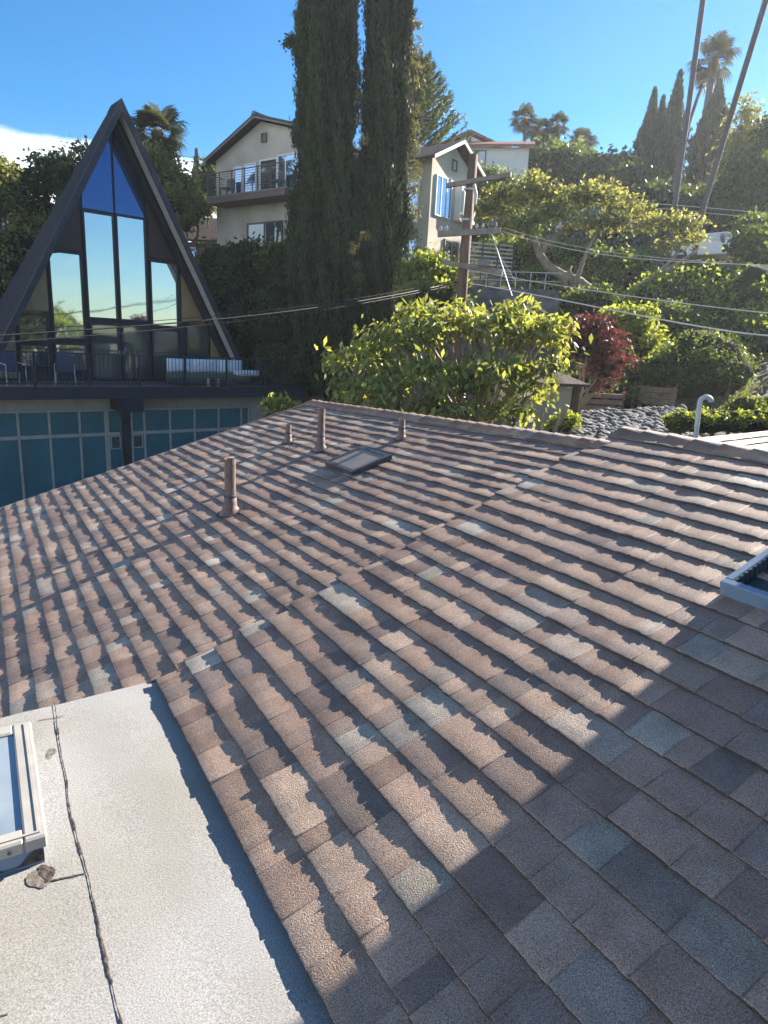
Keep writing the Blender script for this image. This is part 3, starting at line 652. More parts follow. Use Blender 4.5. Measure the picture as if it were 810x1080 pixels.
def tree(name, label, cat, base, blobs, ncl, per, crad, L, W, lm, seed, trunk_r=0.12, bark='bark', group=None, corek=0.0, shell=0.55, limbs=True, **kw):
    base = np.array(base, float); base[2] = float(H(base[0], base[1])[0]) if base[2] is None or np.isnan(base[2]) else base[2]
    t = thing(name, label, cat, base, group)
    mb = MB(); cen = np.mean([b[:3] for b in blobs], axis=0); fork = base + (cen - base) * 0.45 + np.array([0, 0, 0.0])
    limb(mb, base - UP * 0.3, fork, trunk_r, trunk_r * 0.75, seed, 0.05)
    if limbs:
        for k, b in enumerate(blobs):
            pts = limb(mb, fork, np.array(b[:3]), trunk_r * 0.6, trunk_r * 0.15, seed + k + 1, 0.08)
            rr = np.random.default_rng(seed + 50 + k)
            for j in range(3):
                d = rr.normal(0, 1, 3); d[2] = abs(d[2]); d /= np.linalg.norm(d); limb(mb, pts[4 + j], np.array(b[:3]) + d * np.array(b[3:6]) * 0.85, trunk_r * 0.22, trunk_r * 0.05, seed + 90 + k * 3 + j, 0.06, 5, 6)
    mb.build('trunk', M[bark], t, smooth=True)
    crownmesh('crown', t, blobs, ncl, per, crad, L, W, LM[lm], seed + 7, shell=shell, corek=corek, **kw)
    return t
NAN = float('nan')

def cypress(name_label, base, h, rad, seed, n, leaf=0.16, group=None, lobes=7, taper=0.75, tint='cypress', slim=0.0):
    """columnar cypress: furrowed column of upswept sprays round a dark core"""
    r = np.random.default_rng(seed); base = np.array(base, float)
    if np.isnan(base[2]): base[2] = float(H(base[0], base[1])[0])
    t = thing('cypress_tree', name_label, 'cypress', base, group)
    ph = r.uniform(0, 6.28, 6)
    def R_(z, th):
        s = z / h
        prof = np.minimum(1, (s * 7) ** 0.5) * np.where(s < 0.55, 1, np.maximum(0.0, 1 - ((s - 0.55) / 0.45) ** (1.0 / taper + 0.3)))
        f = 1 + 0.13 * np.cos(lobes * th + ph[0] + 1.8 * np.sin(s * 9 + ph[1])) + 0.09 * np.cos((lobes * 2 + 1) * th + ph[2] + 3 * np.sin(s * 17 + th)) + 0.09 * np.sin(s * 23 + 2 * th + ph[3]) + 0.09 * np.sin(s * 51 + 3 * th + ph[4]) + 0.04 * np.sin(s * 131 + 5 * th)
        return rad * prof * f * (1 - slim * s)
    z = h * r.uniform(0.015, 1, n) ** 0.92; th = r.uniform(0, 2 * np.pi, n)
    # sprays gather in vertical plumes
    th = th + 0.22 * np.sin(lobes * 2 * th + z * 1.7) 
    rr = R_(z, th) * r.uniform(0.84, 1.05, n) + r.exponential(0.03, n) * rad
    P = np.c_[rr * np.cos(th), rr * np.sin(th), z] + base
    td = np.c_[np.cos(th) * 0.28, np.sin(th) * 0.28, np.full(n, 1.0)]
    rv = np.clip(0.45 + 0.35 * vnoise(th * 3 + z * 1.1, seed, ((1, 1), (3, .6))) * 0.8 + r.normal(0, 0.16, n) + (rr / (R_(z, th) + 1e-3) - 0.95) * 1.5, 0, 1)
    V, Qd = leafquads(P, leaf * 1.5 * r.uniform(0.6, 1.5, n), leaf * 0.42 * r.uniform(0.6, 1.4, n), None, td, 0.28, r)
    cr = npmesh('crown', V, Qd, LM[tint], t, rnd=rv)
    zz = np.linspace(0.01, 0.97, 46) * h; tt = np.linspace(0, 2 * np.pi, 40, endpoint=False); ZZ, TT = np.meshgrid(zz, tt, indexing='ij'); RR = R_(ZZ, TT) * 0.9
    V = np.c_[(RR * np.cos(TT)).ravel(), (RR * np.sin(TT)).ravel(), ZZ.ravel()] + base; id_ = np.arange(46 * 40).reshape(46, 40)
    Qd = np.c_[id_[:-1].ravel(), np.roll(id_, -1, 1)[:-1].ravel(), np.roll(id_, -1, 1)[1:].ravel(), id_[1:].ravel()]
    npmesh('inner_twigs', V, Qd, M['core'], cr, smooth=True)
    mb = MB(); mb.tube([base - UP * .5, base + UP * h * .1, base + UP * h * 0.5], [rad * 0.22, rad * 0.18, rad * .06], 8); mb.build('trunk', M['bark'], t, smooth=True)
    return t

def palm(label, base, top, cr_r, seed, trunk_r=0.2, nf=34, cat='palm tree', group=None, skirt=True, curve=0.0, fan=True):
    r = np.random.default_rng(seed); base = np.array(base, float); top = np.array(top, float)
    if np.isnan(base[2]): base[2] = float(H(base[0], base[1])[0])
    t = thing('palm_tree', label, cat, base, group)
    mb = MB(); pts = []
    for k in np.linspace(0, 1, 14): p = base + (top - base) * k; p = p + np.array([curve * math.sin(math.pi * k), 0, 0]); pts.append(p)
    pts[0] = pts[0] - UP * .4
    mb.tube(pts, [trunk_r * (1.25 - 0.4 * k / 13) for k in range(14)], 10); mb.build('trunk', M['palmtrunk'], t, smooth=True)
    V = []; Qd = []; rv = []
    def quad(a, b, c, d, v): 
        i = len(V); V.extend([a, b, c, d]); Qd.append((i, i + 1, i + 2, i + 3)); rv.append(v)
    for k in range(nf):
        az = r.uniform(0, 2 * np.pi); el = r.uniform(-0.9, 1.35) if fan else r.uniform(-0.4, 1.4)
        d = np.array([math.cos(az) * math.cos(el), math.sin(az) * math.cos(el), math.sin(el)]); sidev = np.cross(d, UP + 0.01); sidev /= np.linalg.norm(sidev); nrm = np.cross(sidev, d)
        if fan:
            st = cr_r * r.uniform(0.40, 0.55); hub = top + d * st; quad(top, top + sidev * 0.03, hub + sidev * 0.02, hub, 0.3)
            fl = cr_r * r.uniform(0.42, 0.58); v0 = r.uniform(0.1, 0.9)
            for a in np.linspace(-1.9, 1.9, 17):
                ld = d * math.cos(a) + sidev * math.sin(a) - nrm * 0.12; l_ = fl * (1 - 0.12 * abs(a)) * r.uniform(.9, 1.1)
                tip = hub + ld * l_ - UP * (0.22 * l_ * (1 + abs(a) * .2)) ; mid = hub + ld * l_ * 0.62; pv = np.cross(ld, nrm); pv /= np.linalg.norm(pv); quad(hub, mid + pv * fl * 0.06, tip, mid - pv * fl * 0.06, np.clip(v0 + r.normal(0, .1), 0, 1))
        else:
            L_ = cr_r * r.uniform(.8, 1.1); sp = [top + d * L_ * s - UP * (L_ * 0.65 * s * s) for s in np.linspace(0, 1, 12)]; v0 = r.uniform(0, 1)
            for j in range(1, 12):
                ax = sp[j] - sp[j - 1]; ax /= np.linalg.norm(ax); 
                quad(sp[j - 1] + sidev * .015, sp[j] + sidev * .01, sp[j] - sidev * .01, sp[j - 1] - sidev * .015, 0.4)
                for sg in (-1, 1):
                    for jj in (0, .5):
                        o = sp[j - 1] + (sp[j] - sp[j - 1]) * jj; ll = L_ * 0.26 * math.sin(math.pi * (j / 13 + .05)) + .06; td = sidev * sg * .8 + ax * .5 - UP * .35; tip = o + td * ll
                        quad(o, o + ax * 0.07 * L_ / 2, tip, o - ax * 0.01, np.clip(v0 + r.normal(0, .12), 0, 1))
    npmesh('fronds', V, Qd, LM['palm'], t, rnd=rv)
    if skirt:
        n = 500; az = r.uniform(0, 2 * np.pi, n); zz = r.uniform(0, 1, n); P = top + np.c_[np.cos(az) * cr_r * .16 * (1 - .3 * zz), np.sin(az) * cr_r * .16 * (1 - .3 * zz), -zz * cr_r * 0.6]
        v_, q_ = leafquads(P, cr_r * .34, cr_r * .05, None, np.tile([0, 0, -1.0], (n, 1)), 0.25, r); npmesh('dry_skirt', v_, q_, LM['drypalm'], t, rnd=r.random(n))
    return t

# ------------------------------------------------------------------ A-frame house
FA = Fr((-11.150, 19.535), (0.7649, 0.6441), (-0.6441, 0.7649))
af = thing('a_frame_house', 'dark triangular A-frame house with tall glass front above teal garage doors', 'house', FA.p(4.4, 4, -5.6))
ap_s, ap_z, hw, zb = 4.43, 6.98, 4.52, -1.68; k_ = hw / (ap_z - zb)
# roof: two slopes, front edge b=1.55
mb = MB(); th = 0.13; nx_ = math.cos(math.atan(k_)); 
for sg in (-1, 1):
    o_ = FA.e * sg * nx_ * th + UP * k_ * nx_ * th
    A0 = FA.p(ap_s, 1.55, ap_z); A1 = FA.p(ap_s, 2.5, ap_z - 0.02); B1 = FA.p(ap_s + sg * hw, 5.6, zb); B0 = FA.p(ap_s + sg * hw, 1.55, zb)
    mb.prism([A0, A1, B1, B0], o_)
mb.prism([FA.p(ap_s - .14, 1.5, ap_z + .02), FA.p(ap_s + .14, 1.5, ap_z + .02), FA.p(ap_s, 1.5, ap_z + .28)], FA.n * 1.0)
mb.build('roof', M['roofdark'], af)
mb = MB()
def rake(mb, t0, t1, b0, b1, zlo=zb, extra=0.0):
    """boards following both slopes, between inward offsets t0 and t1 measured at right angles to the slope"""
    for sg in (-1, 1):
        c = nx_
        def off(t, z): return FA.p(ap_s + sg * ((ap_z - t / math.sin(math.atan(k_)) - z) * k_), b0, z)
        za0 = ap_z - t0 / math.sin(math.atan(k_)); za1 = ap_z - t1 / math.sin(math.atan(k_))
        mb.prism([FA.p(ap_s, b0, za0), FA.p(ap_s + sg * (za0 - zlo) * k_, b0, zlo), FA.p(ap_s + sg * (za1 - zlo) * k_, b0, zlo), FA.p(ap_s, b0, za1)], FA.n * (b1 - b0))
rake(mb, -0.135, 0.05, 1.49, 1.548); mb.build('fascia_board', M['navy'], af)
mb = MB(); rake(mb, 0.002, 0.05, 1.56, 1.93); mb.build('soffit', M['soffit'], af)
mb = MB(); rake(mb, 0.052, 0.17, 2.1, 2.49); mb.build('inner_beam', M['navy'], af)
# front wall (dark framing) with panels and panes standing in it
mb = MB(); FA.wallpoly(mb, [(ap_s, ap_z - .06), (ap_s - hw + .04, zb), (ap_s + hw - .04, zb)], 2.62, 2.75); mb.build('front_wall', M['navy'], af)
def wing(s): return ap_z - 0.22 - abs(s - ap_s) / k_ - .12    # underside height of the beam at s
def panel(nm, pts, material, b0=2.54, b1=2.61, label=None):
    mb = MB(); FA.wallpoly(mb, pts, b0, b1); o = mb.build(nm, material, af)
    if label: o['label'] = label
    return o
def glazed(a0, a1, z0, z1, material, label=None, t=0.06, poly=None):
    mb = MB(); FA.frame(mb, a0, a1, z0, z1, 2.50, 2.60, t); f_ = mb.build('window', M['navy'], af)
    if label: f_['label'] = label
    mb = MB(); FA.box(mb, a0 + t, a1 - t, 2.560, 2.575, z0 + t, z1 - t); mb.build('pane', material, f_); return f_
panel('wall_panel', [(2.22, 2.62), (3.24, 2.62), (3.24, wing(3.24)), (2.22, wing(2.22))], M['purple'])
panel('wall_panel', [(5.55, 2.70), (6.60, 2.70), (6.60, wing(6.60)), (5.55, wing(5.55))], M['purple'])
panel('wall_panel', [(1.12, 0.60), (2.10, 0.60), (2.10, wing(2.10)), (1.12, wing(1.12))], M['gold'])
panel('wall_panel', [(6.72, 0.56), (7.72, 0.56), (7.72, wing(7.72)), (6.72, wing(6.72))], M['gold'])
panel('wall_panel', [(0.3, -1.6), (1.02, -1.6), (1.02, wing(1.02)), (0.3, wing(0.3))], M['gold'])
panel('wall_panel', [(7.86, -1.6), (8.6, -1.6), (8.45, wing(8.45)), (7.86, wing(7.86))], M['gold'])
# top panes (dark blue of the mirrored upper sky put into the glass)
for (p_, lb) in (([(3.36, 3.98), (4.36, 3.98), (4.36, wing(4.36) - .02), (3.36, wing(3.36))], 'left dark blue peak window'), ([(4.44, 3.98), (5.42, 3.98), (5.42, wing(5.42)), (4.44, wing(4.44) - .02)], 'right dark blue peak window')):
    o = panel('window', p_, M['skyrefl'], 2.55, 2.61, lb)
glazed(3.33, 4.37, 0.44, 3.92, M['mirror'], 'tall centre left window'); glazed(4.41, 5.46, 0.44, 3.96, M['mirror'], 'tall centre right window')
glazed(2.18, 3.24, -0.30, 2.54, M['mirror'], 'tall left window'); glazed(2.18, 3.24, -1.35, -0.42, M['mirror'])
glazed(5.54, 6.60, 0.30, 2.60, M['mirror'], 'tall right window'); glazed(5.54, 6.60, -1.50, 0.22, M['darkglass'])
glazed(1.12, 2.06, -0.42, 0.48, M['darkglass']); glazed(1.12, 2.06, -1.25, -0.50, M['mirror'])
glazed(6.86, 7.78, -0.70, 0.46, M['darkglass']); glazed(6.86, 7.78, -1.25, -0.78, M['darkglass'])
for (a0, a1, lb) in ((3.36, 4.38, 'left glass deck door'), (4.42, 5.44, 'right glass deck door')):
    mb = MB(); FA.frame(mb, a0, a1, -1.66, 0.33, 2.49, 2.58, 0.09); d_ = mb.build('door', M['navy'], af); d_['label'] = lb
    mb = MB(); FA.box(mb, a0 + .09, a1 - .09, 2.53, 2.545, -1.57, 0.24); mb.build('pane', M['darkglass'], d_)
    mb = MB(); hs = a1 - .06 if a0 < 4 else a0 + .06; FA.box(mb, hs - .012, hs + .012, 2.44, 2.48, -0.75, -0.6); mb.build('handle', M['galv'], d_)
# deck
mb = MB(); FA.box(mb, -2.2, 10.45, 0.05, 6.0, -1.86, -1.70); mb.build('deck', M['timber'], af)
mb = MB(); FA.box(mb, -2.25, 10.5, -0.04, 0.05, -2.07, -1.695); FA.box(mb, 10.45, 10.55, 0.05, 6.0, -2.07, -1.695); mb.build('deck_beam', M['navy'], af)
mb = MB(); FA.box(mb, 3.42, 4.12, -0.22, 3.0, -2.50, -2.071); mb.build('beam_end', M['navy'], af)
mb = MB()
FA.box(mb, -2.2, 10.45, 0.06, 0.11, -0.70, -0.65); FA.box(mb, -2.2, 10.45, 0.065, 0.105, -1.62, -1.585)
for s in np.arange(-2.2, 10.5, 1.58): FA.box(mb, s - .03, s + .03, 0.055, 0.115, -1.70, -0.70)
for s in np.arange(-2.12, 10.4, 0.125): FA.box(mb, s - .008, s + .008, 0.078, 0.094, -1.585, -0.70)
FA.box(mb, 10.40, 10.45, 0.11, 6, -0.70, -0.65)
for b in np.arange(0.2, 6, 0.125): FA.box(mb, 10.417, 10.433, b - .008, b + .008, -1.70, -0.70)
mb.build('railing', M['navy'], af)
# garage storey
bg_ = 0.95
mb = MB(); FA.box(mb, -2.2, 9.85, bg_, 8, -6.2, -2.10); mb.build('garage_wall', M['garwhite'], af)
def gdoor(a0, a1, cols, lab, wincol):
    mb = MB(); FA.box(mb, a0, a1, bg_ - .05, bg_ - .004, -5.6, -2.49); o = mb.build('garage_door', M['teal'], af); o['label'] = lab
    mb = MB()
    for c in cols: FA.box(mb, c - .035, c + .035, bg_ - .085, bg_ - .052, -5.6, -2.49)
    e_ = 0.0
    for (z0, z1) in ((-2.56, -2.49), (-3.39, -3.28), (-5.6, -5.5)):
        xs = sorted([a0] + list(cols) + [a1])
        for i in range(len(xs) - 1): FA.box(mb, xs[i] + .036, xs[i + 1] - .036, bg_ - .083, bg_ - .052, z0, z1)
    mb.build('grid_trim', M['garwhite'], o)
    mb = MB(); FA.frame(mb, wincol[0], wincol[1], -3.86, -3.40, bg_ - .10, bg_ - .06, .035); w_ = mb.build('window_trim', M['garwhite'], o)
    mb = MB(); FA.box(mb, wincol[0] + .036, wincol[1] - .036, bg_ - .075, bg_ - .055, -3.824, -3.436); mb.build('small_pane', M['darkglass'], o)
gdoor(-2.2, 3.70, [-2.1, -1.25, -.35, .56, 1.46, 2.38, 3.20, 3.28], 'left teal garage door with white grid', (3.34, 3.68))
gdoor(4.02, 8.70, [4.08, 4.52, 5.45, 6.38, 7.34, 8.29, 8.62], 'right teal garage door with white grid', (4.08, 4.45))
mb = MB(); FA.box(mb, 3.76, 3.96, bg_ - .14, bg_ - .001, -6.0, -2.10); mb.build('post', M['navy'], af)

# things on the deck
def chair(s, b, rot, lab):
    c = FA.p(s, b, -1.70); t = thing('deck_chair', lab, 'chair', c, 'sling chairs on the deck')
    ca, sa = math.cos(rot), math.sin(rot); ex = FA.e * ca + FA.n * sa; ey = -FA.e * sa + FA.n * ca
    P_ = lambda x, y, z: c + ex * x + ey * y + UP * z
    mb = MB(); mb.prism([P_(-.27, -.25, .40), P_(.27, -.25, .40), P_(.27, .25, .37), P_(-.27, .25, .37)], (0, 0, .03)); mb.build('seat', M['bluefab'], t)
    mb = MB(); mb.prism([P_(-.27, .22, .40), P_(.27, .22, .40), P_(.25, .42, .95), P_(-.25, .42, .95)], ey * .03); mb.build('backrest', M['bluefab'], t)
    for sx in (-1, 1):
        for (y0, y1) in ((-.25, -.30), (.22, .36)):
            mb = MB(); mb.tube([P_(sx * .28, y0, .40), P_(sx * .30, y1, 0)], .014, 6); mb.build('leg', M['galv'], t)
    for sx in (-1, 1):
        mb = MB(); mb.tube([P_(sx * .29, -.28, .62), P_(sx * .29, .33, .66)], .014, 6); mb.tube([P_(sx * .29, -.28, .62), P_(sx * .28, -.26, .40)], .012, 6); mb.build('armrest', M['galv'], t)
chair(0.55, 0.9, 0.15, 'slate blue sling chair near the left end of the deck'); chair(2.05, 0.9, -0.3, 'slate blue sling chair in front of the tall left window')
# daybed
c = FA.p(7.05, 1.0, -1.70); db = thing('daybed', 'low outdoor daybed with white cushions and grey-green mattress behind the deck railing', 'daybed', c)
mb = MB(); FA.box(mb, 5.55, 8.6, .60, 1.45, -1.58, -1.46); mb.build('frame', M['darkmetal'], db)
for a in (5.7, 8.4):
    mb = MB(); FA.box(mb, a - .04, a + .04, .7, 1.35, -1.70, -1.58); mb.build('leg', M['darkmetal'], db)
def pillow(name, a0, a1, b0, b1, z0, z1, material, par, seed):
    r = np.random.default_rng(seed); n = 16; g_ = np.linspace(-1, 1, n); U, W_ = np.meshgrid(g_, g_, indexing='ij')
    bul = (1 - np.abs(U) ** 3.5) ** .5 * (1 - np.abs(W_) ** 3.5) ** .5; wr = 1 + .08 * np.sin(U * 9 + seed) * np.cos(W_ * 7)
    V = []; 
    for sg in (-1, 1):
        bb = (b0 + b1) / 2 + sg * bul * wr * (b1 - b0) / 2
        V.append(np.stack([FA.p(0, 0, 0)[i] + FA.e[i] * ((a0 + a1) / 2 + U * (a1 - a0) / 2) + FA.n[i] * bb + (UP[i] * ((z0 + z1) / 2 + W_ * (z1 - z0) / 2)) for i in range(3)], -1).reshape(-1, 3))
    id_ = np.arange(n * n).reshape(n, n); q = np.c_[id_[:-1, :-1].ravel(), id_[1:, :-1].ravel(), id_[1:, 1:].ravel(), id_[:-1, 1:].ravel()]
    npmesh(name, np.concatenate(V), np.r_[q, q[:, ::-1] + n * n], material, par, smooth=True)
mb = MB(); FA.box(mb, 5.55, 8.6, .62, 1.42, -1.46, -1.27); mb.build('mattress', M['greenfab'], db, bevel=0.04)
for i, (a0, a1) in enumerate(((5.55, 6.45), (6.45, 7.5), (7.5, 8.55))): pillow('cushion', a0, a1, 1.12, 1.42, -1.27, -0.78, M['fabric'], db, i)
pillow('bolster', 7.9, 9.0, .55, .95, -1.35, -1.12, M['fabric'], db, 6); 
c = FA.p(6.9, .42, -1.70); tb = thing('side_table', 'small low table in front of the daybed', 'table', c)
mb = MB(); FA.box(mb, 6.68, 7.12, .25, .55, -1.40, -1.36); mb.build('tabletop', M['darkmetal'], tb)
for a in (6.72, 7.08):
    mb = MB(); FA.box(mb, a - .015, a + .015, .28, .52, -1.70, -1.40); mb.build('leg', M['galv'], tb)

# ------------------------------------------------------------------ beige hillside house
FB = Fr((-8.788, 36.0), (0.8039, -0.5948), (0.5948, 0.8039))
bh = thing('stucco_hillside_house', 'beige two-storey stucco house with balcony standing on the slope behind the giant cypresses', 'house', FB.p(3, 3, 3.9))
mb = MB(); FB.wallpoly(mb, [(0, 3.0), (5.95, 3.0), (5.95, 9.12), (3.2, 9.86), (0, 8.55)], 0, 9); mb.build('main_wall', M['stucco'], bh)
mb = MB(); FB.box(mb, 5.951, 11.95, 1.37, 4.9, 2.8, 7.66); FB.wallpoly(mb, [(11.951, 7.66), (11.951, 7.66), (11.951, 7.66)], 1.37, 4.9); mb.build('wing_wall', M['stucco'], bh)
mb = MB(); mb.prism([FB.p(11.70, 1.37, 7.661), FB.p(11.70, 3.13, 8.50), FB.p(11.70, 4.9, 7.661)], FB.e * 0.25); mb.build('gable_wall', M['stucco'], bh)
def slab(mb, pts, th): return mb.prism(pts, (0, 0, th))
mb = MB()
slab(mb, [FB.p(-.42, -.45, 8.44), FB.p(3.2, -.45, 9.98), FB.p(3.2, 9.4, 9.98), FB.p(-.42, 9.4, 8.44)], .10)
slab(mb, [FB.p(3.2, -.45, 9.98), FB.p(6.4, -.45, 9.10), FB.p(6.4, 9.4, 9.10), FB.p(3.2, 9.4, 9.98)], .10)
mb.build('main_roof', M['brownroof'], bh)
mb = MB(); mb.prism([FB.p(-.44, -.47, 8.36), FB.p(3.2, -.47, 9.90), FB.p(3.2, -.47, 9.975), FB.p(-.44, -.47, 8.435)], FB.n * .05); mb.prism([FB.p(3.2, -.47, 9.90), FB.p(6.42, -.47, 9.02), FB.p(6.42, -.47, 9.095), FB.p(3.2, -.47, 9.975)], FB.n * .05)
mb.prism([FB.p(3.05, -.5, 10.02), FB.p(3.35, -.5, 10.02), FB.p(3.2, -.5, 10.2)], FB.n * 9.8); mb.build('roof_trim', M['conc'], bh)
mb = MB()
slab(mb, [FB.p(5.96, .9, 7.55), FB.p(12.35, .9, 7.55), FB.p(12.35, 3.13, 8.62), FB.p(5.96, 3.13, 8.62)], .09)
slab(mb, [FB.p(5.96, 3.13, 8.62), FB.p(12.35, 3.13, 8.62), FB.p(12.35, 5.35, 7.55), FB.p(5.96, 5.35, 7.55)], .09)
mb.build('wing_roof', M['brownroof'], bh)
mb = MB(); mb.prism([FB.p(12.36, .86, 7.50), FB.p(12.36, 3.13, 8.59), FB.p(12.36, 3.13, 8.74), FB.p(12.36, .86, 7.65)], FB.e * .05); mb.prism([FB.p(12.36, 3.13, 8.59), FB.p(12.36, 5.4, 7.5), FB.p(12.36, 5.4, 7.65), FB.p(12.36, 3.13, 8.74)], FB.e * .05); mb.build('roof_trim', M['soffit'], bh)
def bwin(fr_, a0, a1, z0, z1, b, nm='window', mull=(), fm='white', gm='houseglass', t=.07, par=None, lab=None):
    mb = MB(); fr_.frame(mb, a0, a1, z0, z1, b - .05, b + .02, t)
    for x in mull: fr_.box(mb, x - t * .4, x + t * .4, b - .045, b + .015, z0 + t, z1 - t)
    f_ = mb.build(nm, M[fm], par or bh)
    if lab: f_['label'] = lab
    xs = [a0 + t] + [x for x in mull] + [a1 - t]
    mb = MB()
    for i in range(len(xs) - 1):
        fr_.box(mb, xs[i] + (t * .4 + .001 if i else .001), xs[i + 1] - (t * .4 + .001 if i < len(xs) - 2 else .001), b - .02, b - .008, z0 + t + .001, z1 - t - .001)
    mb.build('pane', M[gm], f_); return f_
bwin(FB, 1.35, 1.98, 6.72, 8.10, -.02); bwin(FB, 2.05, 2.95, 6.72, 8.15, -.02); 
bwin(FB, 3.18, 4.36, 6.66, 8.22, -.02, 'balcony_door', gm='darkglass'); bwin(FB, 4.36, 5.7, 6.66, 8.3, -.02)
bwin(FB, 2.30, 4.72, 4.30, 5.50, -.02, mull=(3.5,), fm='darkmetal', gm='darkglass', lab='ground floor window')
mb = MB(); FB.frame(mb, 3.25, 3.62, 8.95, 9.35, -.06, -.01, .05); FB.box(mb, 3.32, 3.55, -.03, -.012, 9.02, 9.28); mb.build('attic_vent', M['pipe'], bh)
mb = MB(); FB.box(mb, .62, 5.9, -1.1, -.01, 6.30, 6.56); mb.build('balcony_slab', M['pipe'], bh)
mb = MB(); FB.box(mb, .60, 5.92, -1.13, -.01, 6.561, 6.62); bal = mb.build('balcony_edge', M['conc'], bh)
mb = MB(); 
for s in np.arange(.66, 5.9, .87): FB.box(mb, s - .02, s + .02, -1.10, -1.06, 6.62, 7.62)
for z in np.arange(6.74, 7.6, .11): FB.box(mb, .64, 5.9, -1.09, -1.075, z, z + .015); FB.box(mb, .64, .655, -1.07, -.01, z, z + .015)
FB.box(mb, .62, 5.9, -1.11, -1.06, 7.60, 7.64); FB.box(mb, .63, .66, -1.06, -.01, 7.60, 7.64); mb.build('balcony_railing', M['darkmetal'], bh)
for (s, lab) in ((1.45, 'dark chair on the beige house balcony left of the door'), (4.95, 'dark chair on the beige house balcony right of the door')):
    c = FB.p(s, -.55, 6.62); t = thing('balcony_chair', lab, 'chair', c)
    mb = MB(); FB.box(mb, s - .25, s + .25, -.8, -.32, 7.0, 7.05); mb.build('seat', M['darkmetal'], t)
    mb = MB(); FB.box(mb, s - .25, s + .25, -.34, -.30, 7.05, 7.5); mb.build('backrest', M['darkmetal'], t)
    for a in (-.22, .22):
        for b in (-.77, -.36):
            mb = MB(); FB.box(mb, s + a - .02, s + a + .02, b - .02, b + .02, 6.62, 7.0); mb.build('leg', M['darkmetal'], t)
# wing windows: front (shaded) and gable (sunlit)
bwin(FB, 10.4, 11.4, 5.2, 6.9, 1.35, fm='white'); bwin(FB, 10.5, 11.4, 3.3, 4.6, 1.35, fm='white')
FG = Fr(FB.p(11.95, 1.37, 0)[:2], (0.5948, 0.8039), (-0.8039, 0.5948))
bwin(FG, .35, 1.62, 5.55, 7.15, -.02, mull=(.78, 1.2), fm='white', t=.05)
mb = MB(); FG.box(mb, 1.95, 3.30, -.35, -.01, 5.60, 6.98); bay = mb.build('bay_window_box', M['stuccowhite'], bh)
bwin(FG, 2.1, 3.1, 5.8, 6.85, -.37, t=.06)
bwin(FG, 1.3, 2.5, 3.4, 4.75, -.02, nm='patio_door', mull=(1.9,), fm='darkmetal', gm='darkglass')
mb = MB(); FG.frame(mb, 1.55, 1.95, 7.55, 8.0, -.05, -.005, .05); mb.build('attic_vent', M['pipe'], bh)

# slatted terrace fence by the wing and pale retaining wall
fp = at(500, 290, 29.0); tf = thing('terrace_fence', 'grey metal slat fence on the terrace beside the beige house', 'fence', fp)
FT = Fr(fp[:2], (0.98, 0.2), (-0.2, 0.98)); 
mb = MB()
for z in np.arange(.1, 1.25, .16): FT.box(mb, -.4, 1.65, 0, .03, fp[2] + z, fp[2] + z + .06)
mb.build('slat_panel', M['galv'], tf)
for s in (-.4, .28, .96, 1.65):
    mb = MB(); FT.box(mb, s - .03, s + .03, -.03, 0, fp[2] - .6, fp[2] + 1.3); mb.build('post', M['darkmetal'], tf)
wp = at(493, 316, 26.5); we = at(562, 322, 26.0); d_ = we - wp; d_[2] = 0; d_ /= np.linalg.norm(d_)
FW = Fr(wp[:2], d_[:2], (-d_[1], d_[0])); rw = thing('retaining_wall', 'grey retaining wall with thin rail below the beige house', 'wall', wp - UP * 1)
mb = MB(); FW.box(mb, 0, 3.4, 0, .3, wp[2] - 2.5, wp[2] + .45); mb.build('wall', M['stone'], rw)
mb = MB(); 
for s in np.arange(0.1, 3.4, .55): FW.box(mb, s - .015, s + .015, .1, .13, wp[2] + .45, wp[2] + 1.05)
FW.box(mb, 0.05, 3.4, .1, .13, wp[2] + 1.05, wp[2] + 1.08); FW.box(mb, 0.05, 3.4, .1, .13, wp[2] + .75, wp[2] + .77); mb.build('rail', M['galv'], rw)

# white house high on the hill
wh0 = at(468, 200, 60); FWH = Fr(wh0[:2], (0.985, -0.17), (0.17, 0.985)); zw = wh0[2]
wh = thing('white_hilltop_house', 'white stucco house with red clay tile roof near the top of the hill', 'house', wh0)
pz = lambda x, y: at(x, y, 60)[2]
mb = MB(); FWH.wallpoly(mb, [(0, zw - 3), (4.2, zw - 3), (4.2, pz(512, 160)), (1.9, pz(490, 144)), (0, pz(470, 152))], 0, 7); mb.build('upper_wall', M['stuccowhite'], wh)
mb = MB(); FWH.box(mb, 1.4, 6.7, -1.6, -.001, zw - 4, pz(500, 163)); mb.build('lower_wall', M['stuccowhite'], wh)
mb = MB(); mb.prism([FWH.p(-.4, -.4, pz(468, 154)), FWH.p(1.9, -.4, pz(490, 142)), FWH.p(1.9, 7.2, pz(490, 142)), FWH.p(-.4, 7.2, pz(468, 154))], (0, 0, .22)); mb.prism([FWH.p(1.9, -.4, pz(490, 142)), FWH.p(4.7, -.4, pz(514, 160)), FWH.p(4.7, 7.2, pz(514, 160)), FWH.p(1.9, 7.2, pz(490, 142))], (0, 0, .22))
mb.prism([FWH.p(1.1, -2.1, pz(500, 164)), FWH.p(7.1, -2.1, pz(500, 164)), FWH.p(7.1, -.41, pz(500, 155)), FWH.p(1.1, -.41, pz(500, 155))], (0, 0, .2)); mb.build('roof', M['clay'], wh)
bwin(FWH, 1.75, 3.35, zw - .3, pz(500, 166), -1.62, fm='darkmetal', gm='darkglass', par=wh, lab='tall dark window'); bwin(FWH, 4.6, 5.5, zw, zw + 1.0, -1.62, fm='darkmetal', gm='houseglass', par=wh)
mb = MB()
for s in np.arange(3.5, 6.8, .25): FWH.box(mb, s - .015, s + .015, -2.2, -2.17, zw - .3, zw + .75)
